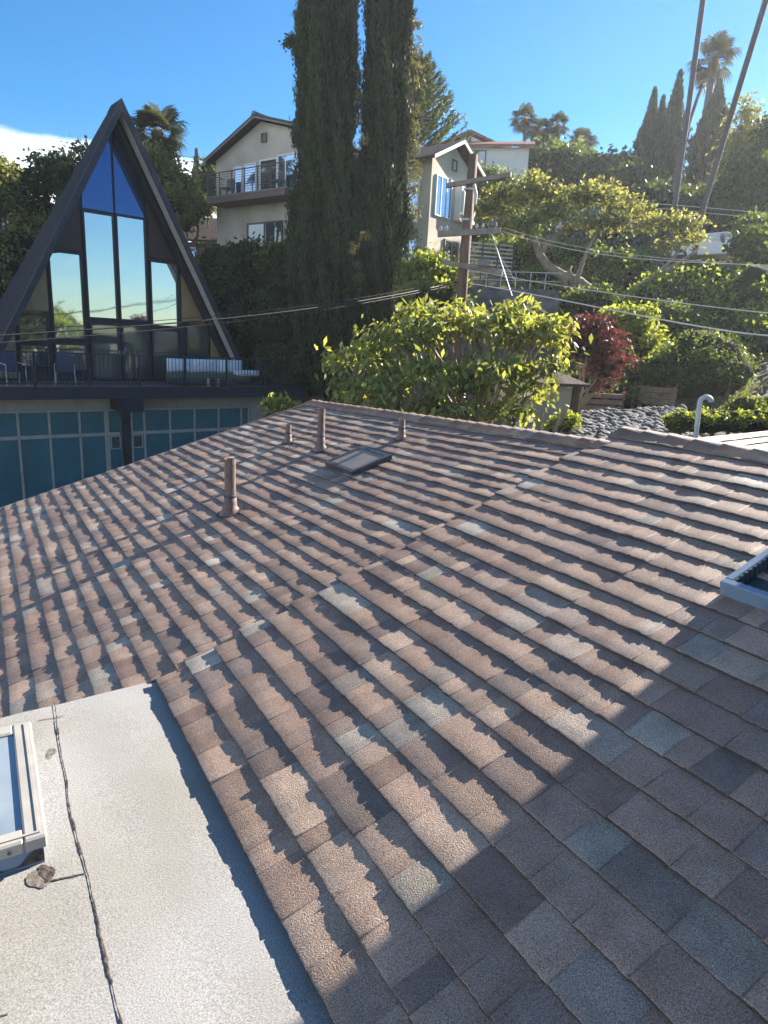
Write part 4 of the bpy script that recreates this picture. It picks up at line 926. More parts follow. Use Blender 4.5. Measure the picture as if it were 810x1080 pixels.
FWH.box(mb, 3.4, 6.8, -2.22, -2.16, zw + .75, zw + .8); mb.build('balcony_railing', M['white'], wh)
mb = MB(); FWH.box(mb, 1.75, 2.0, -.03, -.01, pz(490, 152), pz(490, 148)); mb.build('attic_vent', M['pipe'], wh)

# little dark-roofed cottage behind the A-frame, left of the beige house
c0 = at(206, 268, 39); FC = Fr(c0[:2], (1, 0), (0, 1)); ct = thing('dark_cottage', 'small brown cottage with dark roof left of the beige house', 'house', c0)
mb = MB(); FC.box(mb, -2.5, 2.2, 0, 5, c0[2] - 3, c0[2] + .6); mb.build('wall', M['timber'], ct)
mb = MB(); mb.prism([FC.p(-2.9, -.4, c0[2] + .6), FC.p(2.6, -.4, c0[2] + .6), FC.p(2.2, 2.5, c0[2] + 2.2), FC.p(-2.4, 2.5, c0[2] + 2.2)], (0, 0, .12)); mb.build('roof', M['brownroof'], ct)
bwin(FC, -.9, .1, c0[2] - .6, c0[2] + .35, -.02, par=ct)
c0 = at(4, 262, 42); FC = Fr(c0[:2], (1, 0), (0, 1)); ct = thing('pale_distant_house', 'pale house glimpsed between trees at the left edge', 'house', c0)
mb = MB(); FC.box(mb, -3, .9, 0, 5, c0[2] - 3, c0[2] + 1.6); mb.build('wall', M['stuccowhite'], ct)
mb = MB(); mb.prism([FC.p(-3.3, -.4, c0[2] + 1.6), FC.p(1.2, -.4, c0[2] + 1.6), FC.p(1.2, 2.5, c0[2] + 2.7), FC.p(-3.3, 2.5, c0[2] + 2.7)], (0, 0, .12)); mb.build('roof', M['clay'], ct)
bwin(FC, -.2, .5, c0[2] + .2, c0[2] + 1.2, -.02, par=ct)

# cream garden shed behind the broad-leaved tree
c0 = at(548, 450, 14.5); FS = Fr(c0[:2], (0.97, 0.24), (-0.24, 0.97)); sh = thing('garden_shed', 'cream clapboard shed with brown roof behind the broad-leaved tree', 'shed', c0)
zs = c0[2]; mb = MB(); FS.box(mb, 0, 1.18, 0, 2, zs - 1.5, zs + .92)
mb.build('wall', M['siding'], sh)
mb = MB()
for k in range(12): FS.box(mb, 0.0, 1.16, -.018, -.002, zs - 1 + k * .155, zs - 1 + k * .155 + .14)
mb.build('clapboards', M['siding'], sh)
mb = MB(); mb.prism([FS.p(-.2, -.3, zs + .92), FS.p(1.42, -.3, zs + .92), FS.p(.55, .6, zs + 1.32), FS.p(-.2, .6, zs + 1.32)], (0, 0, .06)); mb.prism([FS.p(1.42, -.3, zs + .92), FS.p(1.42, 2.2, zs + .92), FS.p(.55, 1.6, zs + 1.32), FS.p(.55, .6, zs + 1.32)], (0, 0, .06)); mb.build('roof', M['brownroof'], sh)
mb = MB(); FS.box(mb, 1.20, 1.34, -.04, .1, zs - 1.5, zs + .90); mb.build('corner_post', M['wood'], sh)
# ------------------------------------------------------------------ utility pole, wires
b0 = at(486, 330, 22.0); b0[2] = float(H(b0[0], b0[1])[0]); t0 = at(499.5, 163, 22.0)
up_ = thing('utility_pole', 'brown wooden utility pole with three crossarms in front of the beige house', 'utility pole', b0)
mb = MB(); mb.tube([b0 - UP * .5, at(487.5, 300, 22), t0], [.20, .17, .135], 14); mb.build('pole', M['wood'], up_, smooth=True)
def arm(x0, y0, Y0, x1, y1, Y1, hgt, lab):
    a, b = at(x0, y0, Y0), at(x1, y1, Y1); mb = MB(); d = b - a; L = np.linalg.norm(d); d /= L; s_ = np.cross(d, UP); s_ /= np.linalg.norm(s_); mb.obox((a + b) / 2, d, s_, np.cross(s_, d), L, .10, hgt * .85)
    o = mb.build('crossarm', M['armwood'], up_); o['label'] = lab; return a, b, o
a1, b1, o1 = arm(471, 196, 22.0, 539, 184, 21.0, .15, 'upper crossarm'); a2, b2, o2 = arm(462, 247, 22.0, 528, 243, 21.2, .20, 'middle crossarm'); a3, b3, o3 = arm(466, 276, 21.9, 530, 288, 21.2, .17, 'lower crossarm')
def insul(p, par, h=.16):
    mb = MB(); lathe(mb, p, AX, AY, UP, [(.018, 0), (.018, h * .4), (.05, h * .42), (.055, h * .6), (.03, h * .65), (.045, h * .8), (.02, h), (.001, h)], 10); mb.build('insulator', M['ceramic'], par)
for a, b, o, ts in ((a1, b1, o1, (.05, .8, .95)), (a2, b2, o2, (.04, .14, .62, .72, .82, .92)), (a3, b3, o3, (.1,))):
    for t in ts: insul(a + (b - a) * t + UP * .07, o)
for (x, y, w_, h_) in ((519, 236, .22, .16), (510, 277, .34, .2), (499, 281, .18, .16)):
    p_ = at(x, y, 21.3); mb = MB(); mb.obox(p_, AX, AY, UP, w_, .2, h_); mb.build('equipment_box', M['conc'], up_, bevel=.01)
for y in (200, 232, 246): 
    p_ = at(498 - (y - 165) * .093, y, 22); mb = MB(); lathe(mb, p_ - UP * .03, AX, AY, UP, [(.165, 0), (.17, .02), (.165, .06)], 14); mb.build('metal_band', M['galv'], up_)
mb = MB(); mb.tube([at(500, 195, 21.7), at(502, 205, 21.7), at(501, 215, 21.7)], .05, 8); mb.build('conduit', M['galv'], up_)
def wire(pts, r_, lab, material='cable', sag=0.0, grp=None):
    p, q = np.array(pts[0], float), np.array(pts[-1], float); path = []
    ctrl_ = [np.array(p_, float) for p_ in pts]
    if len(ctrl_) == 2:
        for t in np.linspace(0, 1, 30): path.append(p + (q - p) * t - UP * sag * 4 * t * (1 - t))
    else:
        n_c = len(ctrl_)     # smooth through the points
        xs = np.linspace(0, n_c - 1, 36); cf = [np.polyfit(range(n_c), [c[i] for c in ctrl_], min(3, n_c - 1)) for i in range(3)]
        path = [np.array([np.polyval(cf[i], x) for i in range(3)]) for x in xs]
    mb = MB(); mb.tube(path, r_, 6); o = mb.build('overhead_wire', M[material]); tag(o, lab, 'wire', grp); return o
# black lines from the pole to the left, passing before the A-frame
wire([at(484, 297, 22.0), at(380, 318, 18.5), at(250, 334, 16), at(120, 346, 14), at(-60, 358, 12)], .016, 'thick black wire sweeping left from the pole across the A-frame windows, the lower one')
wire([at(484, 294, 22.0), at(380, 315, 19), at(250, 330, 17), at(120, 342, 15.5), at(-60, 352, 14)], .008, 'thin black wire sweeping left from the pole, just above the thick one')
wire([at(485, 299, 22.0), at(380, 321, 18.2), at(250, 338, 15.4), at(120, 352.5, 13.2), at(-60, 366, 11)], .007, 'thin black wire sweeping left from the pole, just below the thick one')
# lit lines running right from the pole
wire([at(490, 298, 22.0), at(570, 312, 19), at(660, 330, 16.5), at(768, 349, 14), at(830, 353, 13)], .016, 'bright sunlit cable running right from the pole base, lowest of the set', 'palecable')
wire([at(492, 284, 22.0), at(570, 297, 20), at(680, 316, 17.5), at(797, 327.5, 15), at(850, 331, 14)], .012, 'sunlit cable running right above the lowest cable', 'palecable')
wire([at(530, 244, 21.2), at(620, 266, 19.5), at(720, 276, 18), at(850, 281, 16)], .009, 'thin pale cable from the middle crossarm towards the white car', 'palecable')
wire([at(532, 240, 21.2), at(620, 262, 20), at(720, 274, 19), at(850, 284, 17)], .007, 'thinnest pale cable from the middle crossarm', 'palecable')
wire([at(640, 212, 42), at(720, 217, 38), at(850, 229, 34)], .016, 'thin pale wire in front of the dark trees at upper right, upper one', 'palecable')
wire([at(640, 216, 42), at(720, 222, 38), at(850, 236, 34)], .014, 'thin pale wire in front of the dark trees at upper right, lower one', 'palecable')
wire([at(-30, 150, 60), at(90, 156, 60), at(222, 168, 60)], .018, 'faint dark wire in front of the cloud at left, upper one')
wire([at(-30, 155, 60), at(90, 161, 60), at(222, 173, 60)], .018, 'faint dark wire in front of the cloud at left, lower one')
wire([at(519, 247, 21.2), at(540, 312, 20.5)], .014, 'short pale guy wire slanting down from the middle crossarm', 'palecable')
wire([at(528, 272, 21.3), at(543, 296, 21)], .010, 'short dark wire dropping from the lower crossarm')
# shadows of further service lines fall over the roof: two lines above it, outside the picture's top right
# two bare poles rising out of the frame
p0 = at(708, 250, 34); p0[2] = float(H(p0[0], p0[1])[0]); p1 = at(744, -20, 34)
tp_ = thing('tall_pole', 'tall slender bare pole rising straight up out of the frame left of the tall palm', 'pole', p0)
mb = MB(); mb.tube([p0 - UP, at(714, 200, 34), at(728, 100, 34), p1, p1 + UP * 2], [.13, .12, .12, .12, .12], 10); mb.build('shaft', M['palmtrunk'], tp_, smooth=True)
mb = MB(); q = at(731.5, 74, 34); mb.tube([q + AX * 0.1, q + AX * .42 + UP * .12, q + AX * .6 + UP * .1], [.05, .04, .03], 6); mb.tube([at(716, 147, 34), at(716, 147, 34) + AX * .8], .025, 6); mb.build('step_peg', M['wood'], tp_)
p0 = at(730, 262, 30); p0[2] = float(H(p0[0], p0[1])[0]); p1 = at(814, -20, 27)
tp_ = thing('tall_pole', 'tall slender bare pole leaning to the right out of the frame at upper right', 'pole', p0)
mb = MB(); mb.tube([p0 - UP * .3, at(742, 218, 30), at(776, 104, 28.6), p1], [.12, .11, .11, .105], 10); mb.build('shaft', M['palmtrunk'], tp_, smooth=True)

# ------------------------------------------------------------------ giant cypresses
gb = lambda x, Y: (at(x, 400, Y)[0], Y, NAN)
cypress('giant left column of dark cypress reaching past the top of the picture', gb(337, 27.0), 27, 1.30, 31, 120000, leaf=.115, lobes=6, slim=.62)
cypress('giant right column of dark cypress beside its left twin, with sunlit right edge', gb(394, 27.6), 27, 1.05, 32, 95000, leaf=.115, lobes=5, slim=.6)
# side sprays: tuft sticking out at the upper left
def bush(name, label, cat, blobs, ncl, per, crad, L, W, lm, seed, corek=0.8, group=None, shell=0.75, **kw):
    c = np.mean([b[:3] for b in blobs], axis=0); z = float(H(c[0], c[1])[0]); t = thing(name, label, cat, (c[0], c[1], z), group)
    crownmesh('foliage', t, blobs, ncl, per, crad, L, W, LM[lm], seed, shell=shell, corek=corek, **kw)
    mb = MB()
    for b in blobs:
        zb_ = float(H(b[0], b[1])[0]); limb(mb, np.array([b[0], b[1], zb_ - .3]), np.array(b[:3]), .08, .03, seed, .05, 6, 5)
    mb.build('stems', M['bark'], t); return t
tf_ = thing('ivy_tuft', 'small dark leafy tuft jutting from the left side of the left giant cypress', 'plant', at(317, 60, 26.6))
crownmesh('foliage', tf_, [px(310, 47, 26.6, 6, 8), px(318, 52, 26.6, 6, 7), px(319, 68, 26.6, 5, 10), px(321, 84, 26.6, 3, 9)], 60, 40, .1, .12, .07, LM['dark'], 41, shell=.2)
mb = MB(); limb(mb, at(322, 95, 26.9), at(314, 50, 26.6), .03, .01, 3); limb(mb, at(325, 28, 26.9), at(305, 17, 26.5), .012, .004, 4); limb(mb, at(325, 25, 26.9), at(311, 19, 26.5), .012, .004, 5); limb(mb, at(325, 29, 26.9), at(311, 29, 26.5), .010, .004, 6); mb.build('twigs', M['bark'], tf_)
vi = thing('climbing_vine', 'pale sunlit vine winding down the gap between the two giant cypresses', 'vine', at(380, 130, 25.6))
crownmesh('foliage', vi, [px(379, 80, 25.9, 3, 7), px(377, 105, 25.8, 2.5, 12), px(378, 130, 25.8, 2.5, 12), px(383, 150, 25.8, 3, 8), px(372, 265, 25.6, 3, 10), px(377, 300, 25.6, 4, 25), px(385, 250, 25.7, 4, 9)], 60, 18, .08, .11, .04, LM['spray'], 43, shell=.2, tip=(0, 0, 1))
rs = thing('climbing_vine', 'yellowish sunlit sprays down the right edge of the right giant cypress', 'vine', at(440, 160, 27.0))
crownmesh('foliage', rs, [px(438, y, 27.0, 3.5, 13) for y in range(30, 330, 22)], 110, 22, .1, .13, .045, LM['spray'], 44, shell=.2, tip=(.3, 0, 1))

# conifer with layered upturned branches right of the cypresses
cb = np.array([*at(437, 150, 40)[:2], NAN]); cb[2] = float(H(cb[0], cb[1])[0]); ct_ = thing('norfolk_pine', 'conifer with upturned layered branches behind the right giant cypress', 'conifer', cb)
r_ = np.random.default_rng(5); topc = at(441, 66, 40); mb = MB(); mb.tube([cb - UP, (cb + topc) / 2, topc], [.3, .2, .04], 8); P = []; TD = []
hgt = topc[2] - cb[2]
for k, s in enumerate(np.linspace(.35, .98, 15)):
    c = cb + (topc - cb) * s; L = (1 - s) * 3.9 + .6
    for a in np.arange(0, 6.28, .9) + r_.uniform(0, 1):
        d = np.array([math.cos(a), math.sin(a), .32]); pts = [c + d * L * t + UP * .35 * L * t * t for t in np.linspace(0, 1, 8)]; mb.tube(pts, list(np.linspace(.05, .015, 8)), 5)
        for t in np.linspace(.15, 1, 34): 
            o = c + d * L * t + UP * .35 * L * t * t
            for j in range(3): P.append(o + r_.normal(0, .07, 3)); TD.append(d * .7 + r_.normal(0, .4, 3) + UP * .3)
mb.build('trunk', M['bark'], ct_); V, q = leafquads(np.array(P), .34, .07, None, np.array(TD), .2, r_); npmesh('crown', V, q, LM['dark'], ct_, rnd=r_.random(len(P)))

# ------------------------------------------------------------------ hillside cypresses and palms
G = 'row of dark cypresses on the ridge at right'
for i, (x, y, Y, rad, lab) in enumerate(((679, 92, 62, .95, 'dark pointed cypress, left one of the ridge-top trio'), (689, 101, 63, .9, 'dark pointed cypress, shortest middle one of the ridge-top trio'), (702.5, 74, 62, 1.15, 'dark pointed cypress, right and tallest one of the ridge-top trio'))):
    tpt = at(x, y, Y); b = at(x - 3, 205, Y); z = float(H(b[0], b[1])[0]); cypress(lab, (b[0] + (b[0] - tpt[0]) * 0, Y, z), tpt[2] - z, rad, 60 + i, 16000, leaf=.22, group=G, taper=3.0)
tpt = at(745, 84, 58); b = at(738, 215, 58); z = float(H(b[0], b[1])[0]); cypress('single dark cypress standing under the tall palm crown', (b[0] + .1, 58, z), tpt[2] - z, 1.35, 66, 20000, leaf=.22, group=G, taper=2.0)
tpt = at(212, 158, 60); b = at(208, 215, 60); z = float(H(b[0], b[1])[0]); cypress('thin dark cypress spire in front of the cloud left of the beige house', (b[0], 60, z), tpt[2] - z, .5, 67, 5000, leaf=.2, taper=1.5)
tpt = at(207, 180, 60); cypress('shorter thin cypress spire beside the taller spire', (at(206, 200, 60)[0], 60.5, z), tpt[2] - z, .5, 68, 4000, leaf=.2, taper=1.4)
palm('tall palm at upper right rising behind the single cypress', (at(735, 250, 57)[0] + .3, 59.5, NAN), at(753, 64, 59.5), 2.15, 71, trunk_r=.28, nf=36)
palm('slender palm with curved thin trunk leaning beside the tall palm', (at(708, 215, 48)[0], 48, NAN), at(741, 88, 48), .55, 72, trunk_r=.12, nf=8, skirt=False, curve=-.35)
palm('tallest palm of the group above the white house', (at(553, 180, 70)[0], 70, NAN), at(553, 126, 70), 1.6, 73, trunk_r=.16, group='palms on the hilltop')
palm('short palm touching the tallest one above the white house', (at(558, 180, 71)[0], 71, NAN), at(562, 134, 71), 1.3, 74, trunk_r=.15, group='palms on the hilltop')
palm('palm in the middle of the hilltop group', (at(574, 180, 68)[0], 68, NAN), at(574, 138, 68), 1.3, 75, trunk_r=.2, group='palms on the hilltop')
palm('palm with pale crown right of the middle hilltop palm', (at(589, 185, 68)[0], 68, NAN), at(588, 133, 68), 1.4, 76, trunk_r=.2, group='palms on the hilltop')
palm('lowest right palm of the hilltop group', (at(614, 190, 66)[0], 66, NAN), at(614, 150, 66), 1.6, 77, trunk_r=.22, group='palms on the hilltop')
palm('feathery drooping palm between the hilltop fan palms', (at(575, 190, 64)[0], 64, NAN), at(573, 158, 64), 3.0, 78, trunk_r=.25, nf=46, fan=False, skirt=False, group='palms on the hilltop')
palm('feathery drooping palm at the right of the hilltop group', (at(612, 200, 63)[0], 63, NAN), at(607, 166, 63), 3.0, 79, trunk_r=.25, nf=46, fan=False, skirt=False, group='palms on the hilltop')
palm('big fan palm peeking over the right slope of the A-frame roof', (at(168, 240, 33)[0], 33, NAN), at(166, 141, 33), 1.5, 80, trunk_r=.24, nf=50)

# ------------------------------------------------------------------ broadleaf trees
# large-leaved tree just behind the ridge
bl = [px(375, 385, 13, 34, 26), px(420, 365, 13, 40, 30), px(470, 350, 13.2, 40, 30), px(520, 350, 13.2, 42, 32), px(565, 360, 13.2, 34, 28), px(580, 352, 13.0, 22, 18), px(450, 405, 12.4, 55, 32), px(520, 405, 12.4, 48, 34), px(390, 415, 12.2, 45, 22), px(560, 415, 12.4, 26, 26), px(438, 335, 13.4, 20, 14), px(490, 328, 13.6, 18, 12), px(545, 330, 13.4, 20, 12), px(585, 385, 12.6, 14, 16), px(400, 432, 12.0, 45, 14), px(470, 436, 12.0, 45, 16), px(535, 438, 12.0, 36, 16), px(358, 412, 12.4, 18, 16)]
tb_ = tree('broad_leaved_tree', 'large bright green tree with big drooping leaves just behind the roof ridge', 'tree', (2.0, 13.0, NAN), bl, 520, 14, .13, .18, .075, 'big', 91, trunk_r=.16, bark='palebark', shell=.30, tip=(0, 0, -.9), radial=.8, spread=.6, corek=0)
mb = MB(); s_ = at(586, 452, 11.4); e_ = at(598, 428, 11.2); mb.tube([s_ - UP * .6, s_, (s_ + e_) / 2 + AX * .01, e_], [.055, .05, .045, .045], 8); mb.build('cut_branch', M['palebark'], tb_, smooth=True)
bush('shrub', 'small leafy shrub poking over the far rake of the shingle roof', 'shrub', [px(294, 428, 12.5, 13, 7), px(303, 430, 12.3, 10, 6)], 50, 16, .07, .13, .05, 'big', 92, corek=.3, tip=(0, 0, -.3), radial=.8)
bush('shrub', 'round pale green shrub below the corner post of the cream shed', 'shrub', [px(596, 446, 11.6, 13, 12), px(585, 452, 11.5, 9, 8)], 90, 16, .05, .06, .035, 'lime', 93, corek=.7)
# red tree
tree('red_leaved_tree', 'small tree with dark red leaves right of the broad-leaved tree', 'tree', (4.75, 17.2, NAN), [px(626, 352, 17, 20, 16), px(640, 368, 17, 15, 20), px(616, 368, 17.3, 17, 22), px(637, 392, 17, 15, 16), px(655, 380, 17, 8, 7), px(640, 408, 17, 7, 5)], 190, 22, .17, .13, .06, 'red', 94, trunk_r=.07, bark='palebark', shell=.4, corek=.45)
tree('yellow_green_tree', 'small yellow-green tree right behind the red-leaved tree', 'tree', (6.7, 20.5, NAN), [px(668, 350, 20, 20, 17), px(678, 365, 20, 14, 16), px(655, 335, 20.3, 18, 9), px(676, 335, 20, 14, 9)], 160, 22, .2, .17, .08, 'lime', 95, trunk_r=.07, shell=.5, corek=.6)
# sprawling olive-coloured tree
sb = [px(515, 228, 29, 20, 22), px(545, 212, 29, 24, 17), px(572, 205, 29, 24, 14), px(600, 212, 29, 28, 16), px(632, 212, 29, 28, 16), px(660, 226, 29, 26, 16), px(590, 232, 28.4, 34, 14), px(640, 238, 28.4, 34, 12), px(690, 238, 28.4, 22, 11), px(718, 240, 28.4, 20, 13), px(735, 255, 28.4, 14, 8), px(548, 244, 28.4, 24, 14), px(700, 262, 28.2, 14, 8), px(560, 190, 29, 14, 7), px(528, 205, 29, 14, 9)]
tb2 = tree('sprawling_tree', 'wide sprawling tree with olive-yellow leaves and bare twisting limbs on the hillside', 'tree', (*at(642, 330, 29)[:2], NAN), sb, 620, 17, .21, .19, .10, 'olive', 96, trunk_r=.01, shell=.2, limbs=False)
mb = MB(); J_ = at(641, 322, 29); pth = [(640, 335), (628, 312), (612, 298), (592, 290), (578, 281), (569, 268), (562, 250), (556, 235)]
mb.tube([at(x, y, 29 - .06 * i) for i, (x, y) in enumerate(pth)], [.25, .24, .22, .2, .19, .16, .13, .09], 8)
for q_ in (((648, 330), (668, 305), (690, 292), (712, 270), (722, 250)), ((600, 312), (610, 290), (620, 262), (632, 240)), ((598, 305), (592, 290), (588, 286)), ((604, 300), (600, 285), (603, 280)), ((569, 268), (585, 250), (600, 235)), ((690, 292), (715, 278), (738, 262)), ((562, 250), (540, 235), (520, 225))):
    n = len(q_); mb.tube([at(x, y, 28.7) for x, y in q_], list(np.linspace(.13, .04, n)), 6)
mb.build('limbs', M['palebark'], tb2, smooth=True)
# greens right of the pole base and below
bush('bush', 'bright green rounded bush left of the utility pole foot', 'bush', [px(455, 283, 24, 22, 14), px(470, 296, 23.5, 16, 14), px(443, 296, 24, 12, 18), px(460, 310, 23.5, 30, 16)], 230, 22, .2, .17, .09, 'lime', 97, corek=.75)
bush('hedge', 'dark tall hedge between the A-frame and the giant cypresses', 'hedge', [px(225, 300, 30, 26, 32), px(262, 290, 30, 30, 32), px(295, 295, 29, 22, 32), px(245, 340, 28, 34, 42), px(290, 345, 27.5, 30, 42), px(300, 390, 27, 32, 32), px(225, 345, 29, 20, 32)], 700, 26, .24, .19, .10, 'dark', 98, corek=.86)
bush('flowering_bush', 'pale sunlit blossoming bush on top of the dark hedge', 'bush', [px(290, 268, 29.5, 17, 8), px(306, 262, 29.3, 12, 7), px(282, 281, 28.8, 9, 7)], 60, 18, .2, .16, .10, 'lime', 99, corek=0)
bush('hedge', 'dark shrubs under the white hilltop house behind the sprawling tree', 'hedge', [px(500, 215, 46, 22, 18), px(530, 245, 40, 30, 20), px(548, 275, 36, 34, 18), px(515, 190, 55, 20, 8)], 520, 26, .34, .28, .15, 'ivy', 100, corek=0)
bush('ivy_bank', 'ivy-covered bank with sunlit top below the sprawling tree', 'ivy', [px(560, 272, 35, 34, 14), px(598, 280, 34, 36, 20), px(560, 300, 33, 40, 16), px(625, 292, 33, 30, 22), px(660, 285, 34, 26, 18), px(600, 310, 32, 46, 16)], 760, 28, .25, .17, .10, 'mound', 101, corek=.9)
bush('yellow_green_tree', 'sunlit yellow-green shrub in the ivy bank under the sprawling tree', 'shrub', [px(643, 277, 33.0, 25, 11), px(625, 268, 33.2, 14, 9)], 110, 22, .24, .2, .12, 'lime', 102, corek=.7)
bush('ivy_mound', 'huge rounded ivy mound with sunlit top at the right', 'ivy', [px(735, 318, 29, 52, 34), px(790, 340, 27, 50, 46), px(700, 335, 28, 34, 36), px(760, 370, 26, 60, 44), px(820, 330, 27, 30, 44)], 1000, 30, .27, .18, .11, 'mound', 103, corek=.93)
bush('clipped_bush', 'large round clipped bush in shade at the foot of the ivy mound', 'bush', [px(738, 392, 21.5, 46, 36), px(705, 400, 21, 26, 28)], 620, 30, .16, .10, .055, 'mid', 104, corek=.93)
bush('shrubbery', 'shaded shrubs behind the red-leaved tree and timber wall', 'shrub', [px(690, 385, 23, 26, 26), px(655, 400, 22, 22, 20), px(660, 420, 20, 26, 12), px(610, 410, 19.5, 30, 18), px(700, 345, 25, 26, 24), px(625, 320, 27, 30, 14)], 500, 26, .2, .14, .08, 'mid', 105, corek=.88)
bush('hedge', 'low hedge with sunlit yellow top right of the gooseneck pipe', 'hedge', [px(x, 445 + (x - 755) * -.01, 11.6, 15, 11) for x in (718, 735, 752, 769, 786, 803, 820)], 420, 26, .05, .055, .032, 'lime', 106, corek=.93)
bush('hedge', 'shaded green hedge behind the sunlit hedge at the right edge', 'hedge', [px(x, 432, 14.5, 20, 14) for x in (790, 812, 835)], 220, 24, .08, .08, .05, 'mid', 107, corek=.9)
bush('bush', 'green leafy bush on the slope at the far right edge', 'bush', [px(795, 262, 31, 20, 16), px(812, 280, 30, 20, 20), px(800, 240, 33, 16, 10)], 260, 22, .3, .22, .14, 'mid', 108, corek=.75)
# ridge background trees
bush('tree_mass', 'dark trees filling the ridge behind the sprawling tree', 'trees', [px(645, 195, 58, 22, 22), px(665, 205, 56, 30, 24), px(625, 190, 60, 20, 18), px(700, 225, 50, 40, 24), px(740, 235, 48, 34, 26), px(655, 178, 60, 10, 14)], 620, 26, .5, .4, .22, 'dark', 109, corek=.9)
bush('tree_mass', 'rounded dark trees under the hilltop palms', 'trees', [px(590, 180, 62, 34, 20), px(560, 178, 64, 24, 14), px(620, 185, 60, 26, 16), px(535, 172, 66, 16, 8)], 420, 24, .5, .4, .2, 'mid', 110, corek=.85)
tree('feathery_tree', 'tall feathery sunlit conifer at the upper right edge', 'tree', (*at(790, 230, 46)[:2], NAN), [px(787, 125, 46, 9, 22), px(786, 150, 46, 16, 20), px(776, 178, 45, 16, 24), px(800, 180, 45, 22, 34), px(765, 195, 45, 9, 14), px(795, 215, 44, 30, 20)], 330, 22, .42, .34, .13, 'olive', 111, trunk_r=.3, shell=.3)
bush('dark_tree', 'dark leafy tree on the slope at the right edge behind the wires', 'tree', [px(800, 210, 42, 34, 36), px(770, 230, 42, 34, 30), px(812, 150, 44, 10, 24), px(745, 245, 42, 26, 16)], 500, 26, .4, .3, .18, 'dark', 112, corek=.85)
# left side trees
tree('dark_tree', 'dark round tree left of the A-frame against the cloud', 'tree', (*at(35, 250, 30)[:2], NAN), [px(38, 200, 30, 28, 18), px(60, 185, 30, 22, 16), px(30, 225, 30, 22, 20), px(72, 175, 30.5, 12, 12), px(88, 158, 31, 6, 8), px(20, 190, 30, 12, 8)], 260, 26, .3, .2, .11, 'dark', 113, trunk_r=.2, shell=.4)
tree('dark_tree', 'tree with lit foliage cut by the left edge of the picture', 'tree', (*at(-12, 240, 28)[:2], NAN), [px(-8, 200, 28, 18, 34), px(2, 182, 28, 8, 9), px(0, 215, 28, 10, 10)], 110, 26, .3, .2, .11, 'olive', 114, trunk_r=.2, shell=.4)
bush('hedge', 'mixed shrubs low behind the left side of the A-frame roof', 'shrub', [px(0, 275, 28, 26, 26), px(30, 255, 29, 24, 18), px(-20, 310, 26, 30, 30), px(55, 245, 30, 26, 26)], 400, 26, .26, .18, .11, 'olive', 115, corek=.85)
tree('leafy_tree', 'tangled leafy tree below the fan palm behind the A-frame', 'tree', (*at(180, 240, 32)[:2], NAN), [px(162, 172, 32, 13, 15), px(178, 190, 32, 14, 20), px(186, 215, 32, 16, 20), px(172, 160, 33, 10, 10), px(195, 195, 32, 6, 10)], 200, 24, .25, .19, .10, 'olive', 116, trunk_r=.15, shell=.4, corek=.5)
bush('bush', 'yellowish bush between the A-frame roof and the brown cottage', 'bush', [px(207, 222, 36, 10, 14), px(196, 235, 36, 10, 12), px(218, 222, 40, 8, 9)], 130, 22, .26, .2, .11, 'olive', 117, corek=.6)
bush('dark_tree', 'dark tree just left of the beige house wall', 'tree', [px(222, 195, 45, 10, 22), px(214, 208, 46, 10, 12)], 120, 22, .3, .24, .13, 'dark', 118, corek=.8)
# trees behind the camera that the big windows mirror
bush('dark_tree', 'broad trees across the street mirrored in the A-frame windows', 'trees', [(26, -12, -3, 5, 5, 4), (36, -14, -2, 6, 6, 4.5), (46, -22, -1, 7, 7, 6)], 300, 26, .7, .6, .35, 'mid', 119, corek=.8)

# ------------------------------------------------------------------ loose ground cover, stones, ledges, cars
n = 46000; gx_ = rng.uniform(-32, 42, n); gy_ = rng.uniform(14, 80, n); keep = ~((gx_ > -13) & (gx_ < 0) & (gy_ < 31)); gx_, gy_ = gx_[keep], gy_[keep]
P = np.c_[gx_, gy_, H(gx_, gy_) + rng.uniform(0, .35, len(gx_))]; V, Qd = leafquads(P, .35 * rng.uniform(.5, 1.6, len(P)), .14, None, np.tile([0, 0, .6], (len(P), 1)), .9)
tag(npmesh('ground_cover', V, Qd, LM['cover'], rnd=rng.random(len(P))), 'loose green ground cover over the hillside', 'ground cover', kind='stuff')
import bmesh
bm = bmesh.new(); bmesh.ops.create_icosphere(bm, subdivisions=1, radius=1); bv = np.array([v.co[:] for v in bm.verts]); bf = np.array([[v.index for v in f.verts] for f in bm.faces]); bm.free()
V = []; T = []; r_ = np.random.default_rng(9); k = 0
A_, B_ = at(602, 468, 11.5), at(735, 472, 11.5); C_, D_ = at(612, 436, 15.5), at(720, 431, 15.5)
for i in range(1500):
    u, v = r_.random(), r_.random(); c = (A_ * (1 - u) + B_ * u) * (1 - v) + (C_ * (1 - u) + D_ * u) * v
    s = np.array([.13, .11, .07]) * r_.uniform(.5, 1.25); a = r_.uniform(0, 6.28); pts = bv * (1 + r_.normal(0, .13, (len(bv), 1))) * s; x = pts[:, 0] * math.cos(a) - pts[:, 1] * math.sin(a); y = pts[:, 0] * math.sin(a) + pts[:, 1] * math.cos(a)
    V.append(np.c_[x, y, pts[:, 2]] + c + np.array([0, 0, r_.uniform(-.03, .04)])); T.append(bf + k * len(bv)); k += 1
tag(npmesh('stone_rubble', np.concatenate(V), np.concatenate(T), M['stone']), 'grey loose stones heaped on the bank behind the ridge', 'stones', kind='stuff')
mb = MB(); mb.prism([A_ - UP * .12, B_ - UP * .12, D_ - UP * .12, C_ - UP * .12], (0, 0, -1.5)); tag(mb.build('stone_bank', M['ground']), kind='structure')
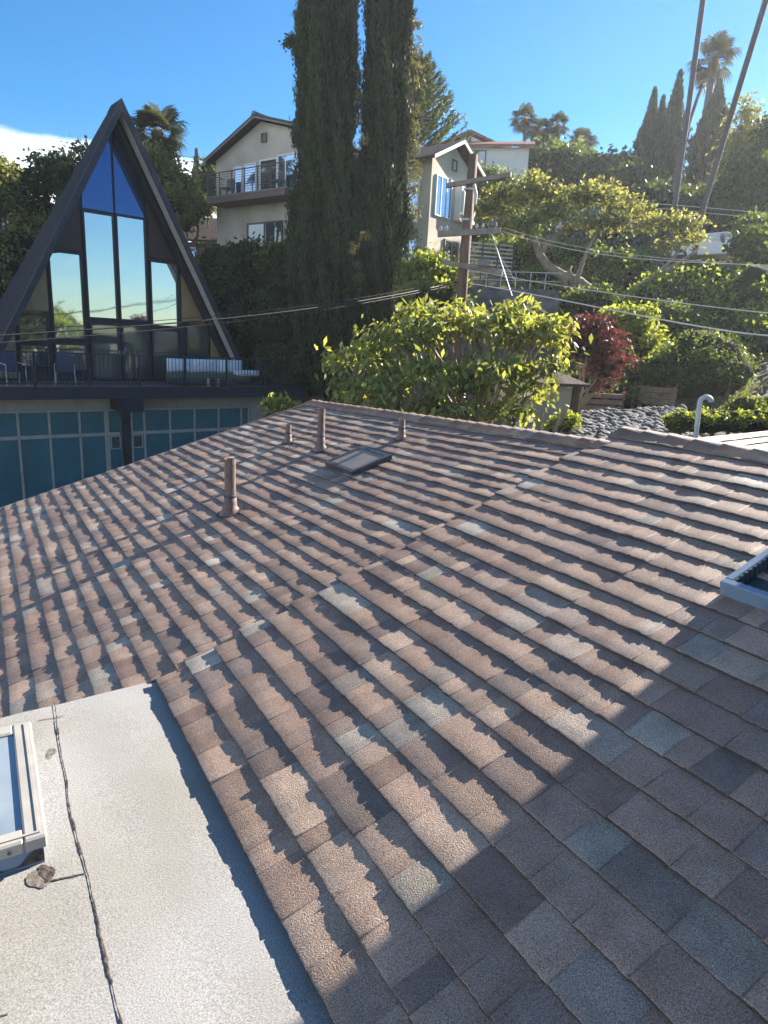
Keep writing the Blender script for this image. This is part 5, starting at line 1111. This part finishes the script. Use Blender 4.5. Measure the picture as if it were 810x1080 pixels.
lw = at(676, 421, 19.5); FL = Fr(lw[:2], (.98, -.2), (.2, .98)); tw = thing('timber_wall', 'low weathered timber retaining wall in the shade below the shrubs', 'wall', lw - UP * .5)
for k in range(3):
    mb = MB(); FL.box(mb, -.2 + k * .05, .95, -.1 + k * .01, .05, lw[2] - .12 + k * .17, lw[2] + .03 + k * .17); mb.build('plank', M['timber'], tw)
for s in (-.1, .8):
    mb = MB(); FL.box(mb, s, s + .1, -.16, -.10, lw[2] - .5, lw[2] + .4); mb.build('post', M['timber'], tw)
lw = at(610, 420, 18.2); FL = Fr(lw[:2], (.98, .0), (.0, .98)); tw = thing('timber_wall', 'low timber steps in the shade right of the cream shed', 'wall', lw - UP * .5)
for k in range(3):
    mb = MB(); FL.box(mb, .1 + k * .12, 1.2 + k * .1, -.1 + k * .2, .08 + k * .2, lw[2] - .3 + k * .16, lw[2] - .18 + k * .16); mb.build('step', M['timber'], tw)
def car(cx, cy, Y, az, lab, w_=1.8, L=4.4):
    c = at(cx, cy, Y); t = thing('parked_car', lab, 'car', c, 'white cars up on the slope'); e = np.array([math.cos(az), math.sin(az), 0]); nb = np.array([-e[1], e[0], 0]); fc = Fr(c[:2], e[:2], nb[:2]); z = c[2]
    prof = [(-L / 2, .35), (L / 2, .35), (L / 2, .75), (L / 2 - .25, .92), (1.0, 1.0), (.45, 1.45), (-.9, 1.5), (-1.6, 1.02), (-L / 2 + .1, .98), (-L / 2, .7)]
    mb = MB(); fc.wallpoly(mb, [(a, z + h) for a, h in prof], -w_ / 2, w_ / 2); mb.build('body', M['body'], t, bevel=.05)
    mb = MB(); 
    for sg in (-1, 1):
        mb.prism([fc.p(a, sg * (w_ / 2 + .004), z + h) for a, h in ((.85, 1.02), (.42, 1.38), (-.85, 1.42), (-1.4, 1.04))], nb * sg * .01)
    mb.prism([fc.p(.97, -w_ * .42, z + 1.04), fc.p(.97, w_ * .42, z + 1.04), fc.p(.5, w_ * .38, z + 1.43), fc.p(.5, -w_ * .38, z + 1.43)], e * .03 + UP * .02)
    mb.build('windows', M['darkglass'], t)
    for a in (-1.35, 1.35):
        for sg in (-1, 1):
            mb = MB(); lathe(mb, fc.p(a, sg * w_ / 2, z + .33), e, UP, nb * sg, [(.001, -.2), (.33, -.2), (.33, .02), (.22, .03), (.2, 0), (.001, 0)], 18); mb.build('wheel', M['rubber'], t)
    for sg in (-1, 1):
        mb = MB(); mb.obox(fc.p(L / 2, sg * .6, z + .68), e, nb, UP, .06, .3, .14); mb.build('headlight', M['ceramic'], t)
car(748, 278, 39, 2.5, 'white car parked on the slope beyond the ivy mound'); car(627, 249, 43, .1, 'white car half hidden behind the sprawling tree'); 
# service lines above the roof, beyond the frame

hz = MB(); hz.obox((0, 40, 15), AX, AY, UP, 540, 500, 76); hm = bpy.data.materials.new('haze'); hm.use_nodes = True; t_ = hm.node_tree; t_.nodes.clear()
pv = t_.nodes.new('ShaderNodeVolumePrincipled'); pv.inputs['Color'].default_value = (0.86, 0.92, 1.0, 1); pv.inputs['Density'].default_value = HAZE; pv.inputs['Anisotropy'].default_value = 0.45
t_.links.new(pv.outputs[0], t_.nodes.new('ShaderNodeOutputMaterial').inputs['Volume'])
if HAZE > 0: tag(hz.build('haze', hm), 'thin blue haze in the air', 'haze', kind='stuff')
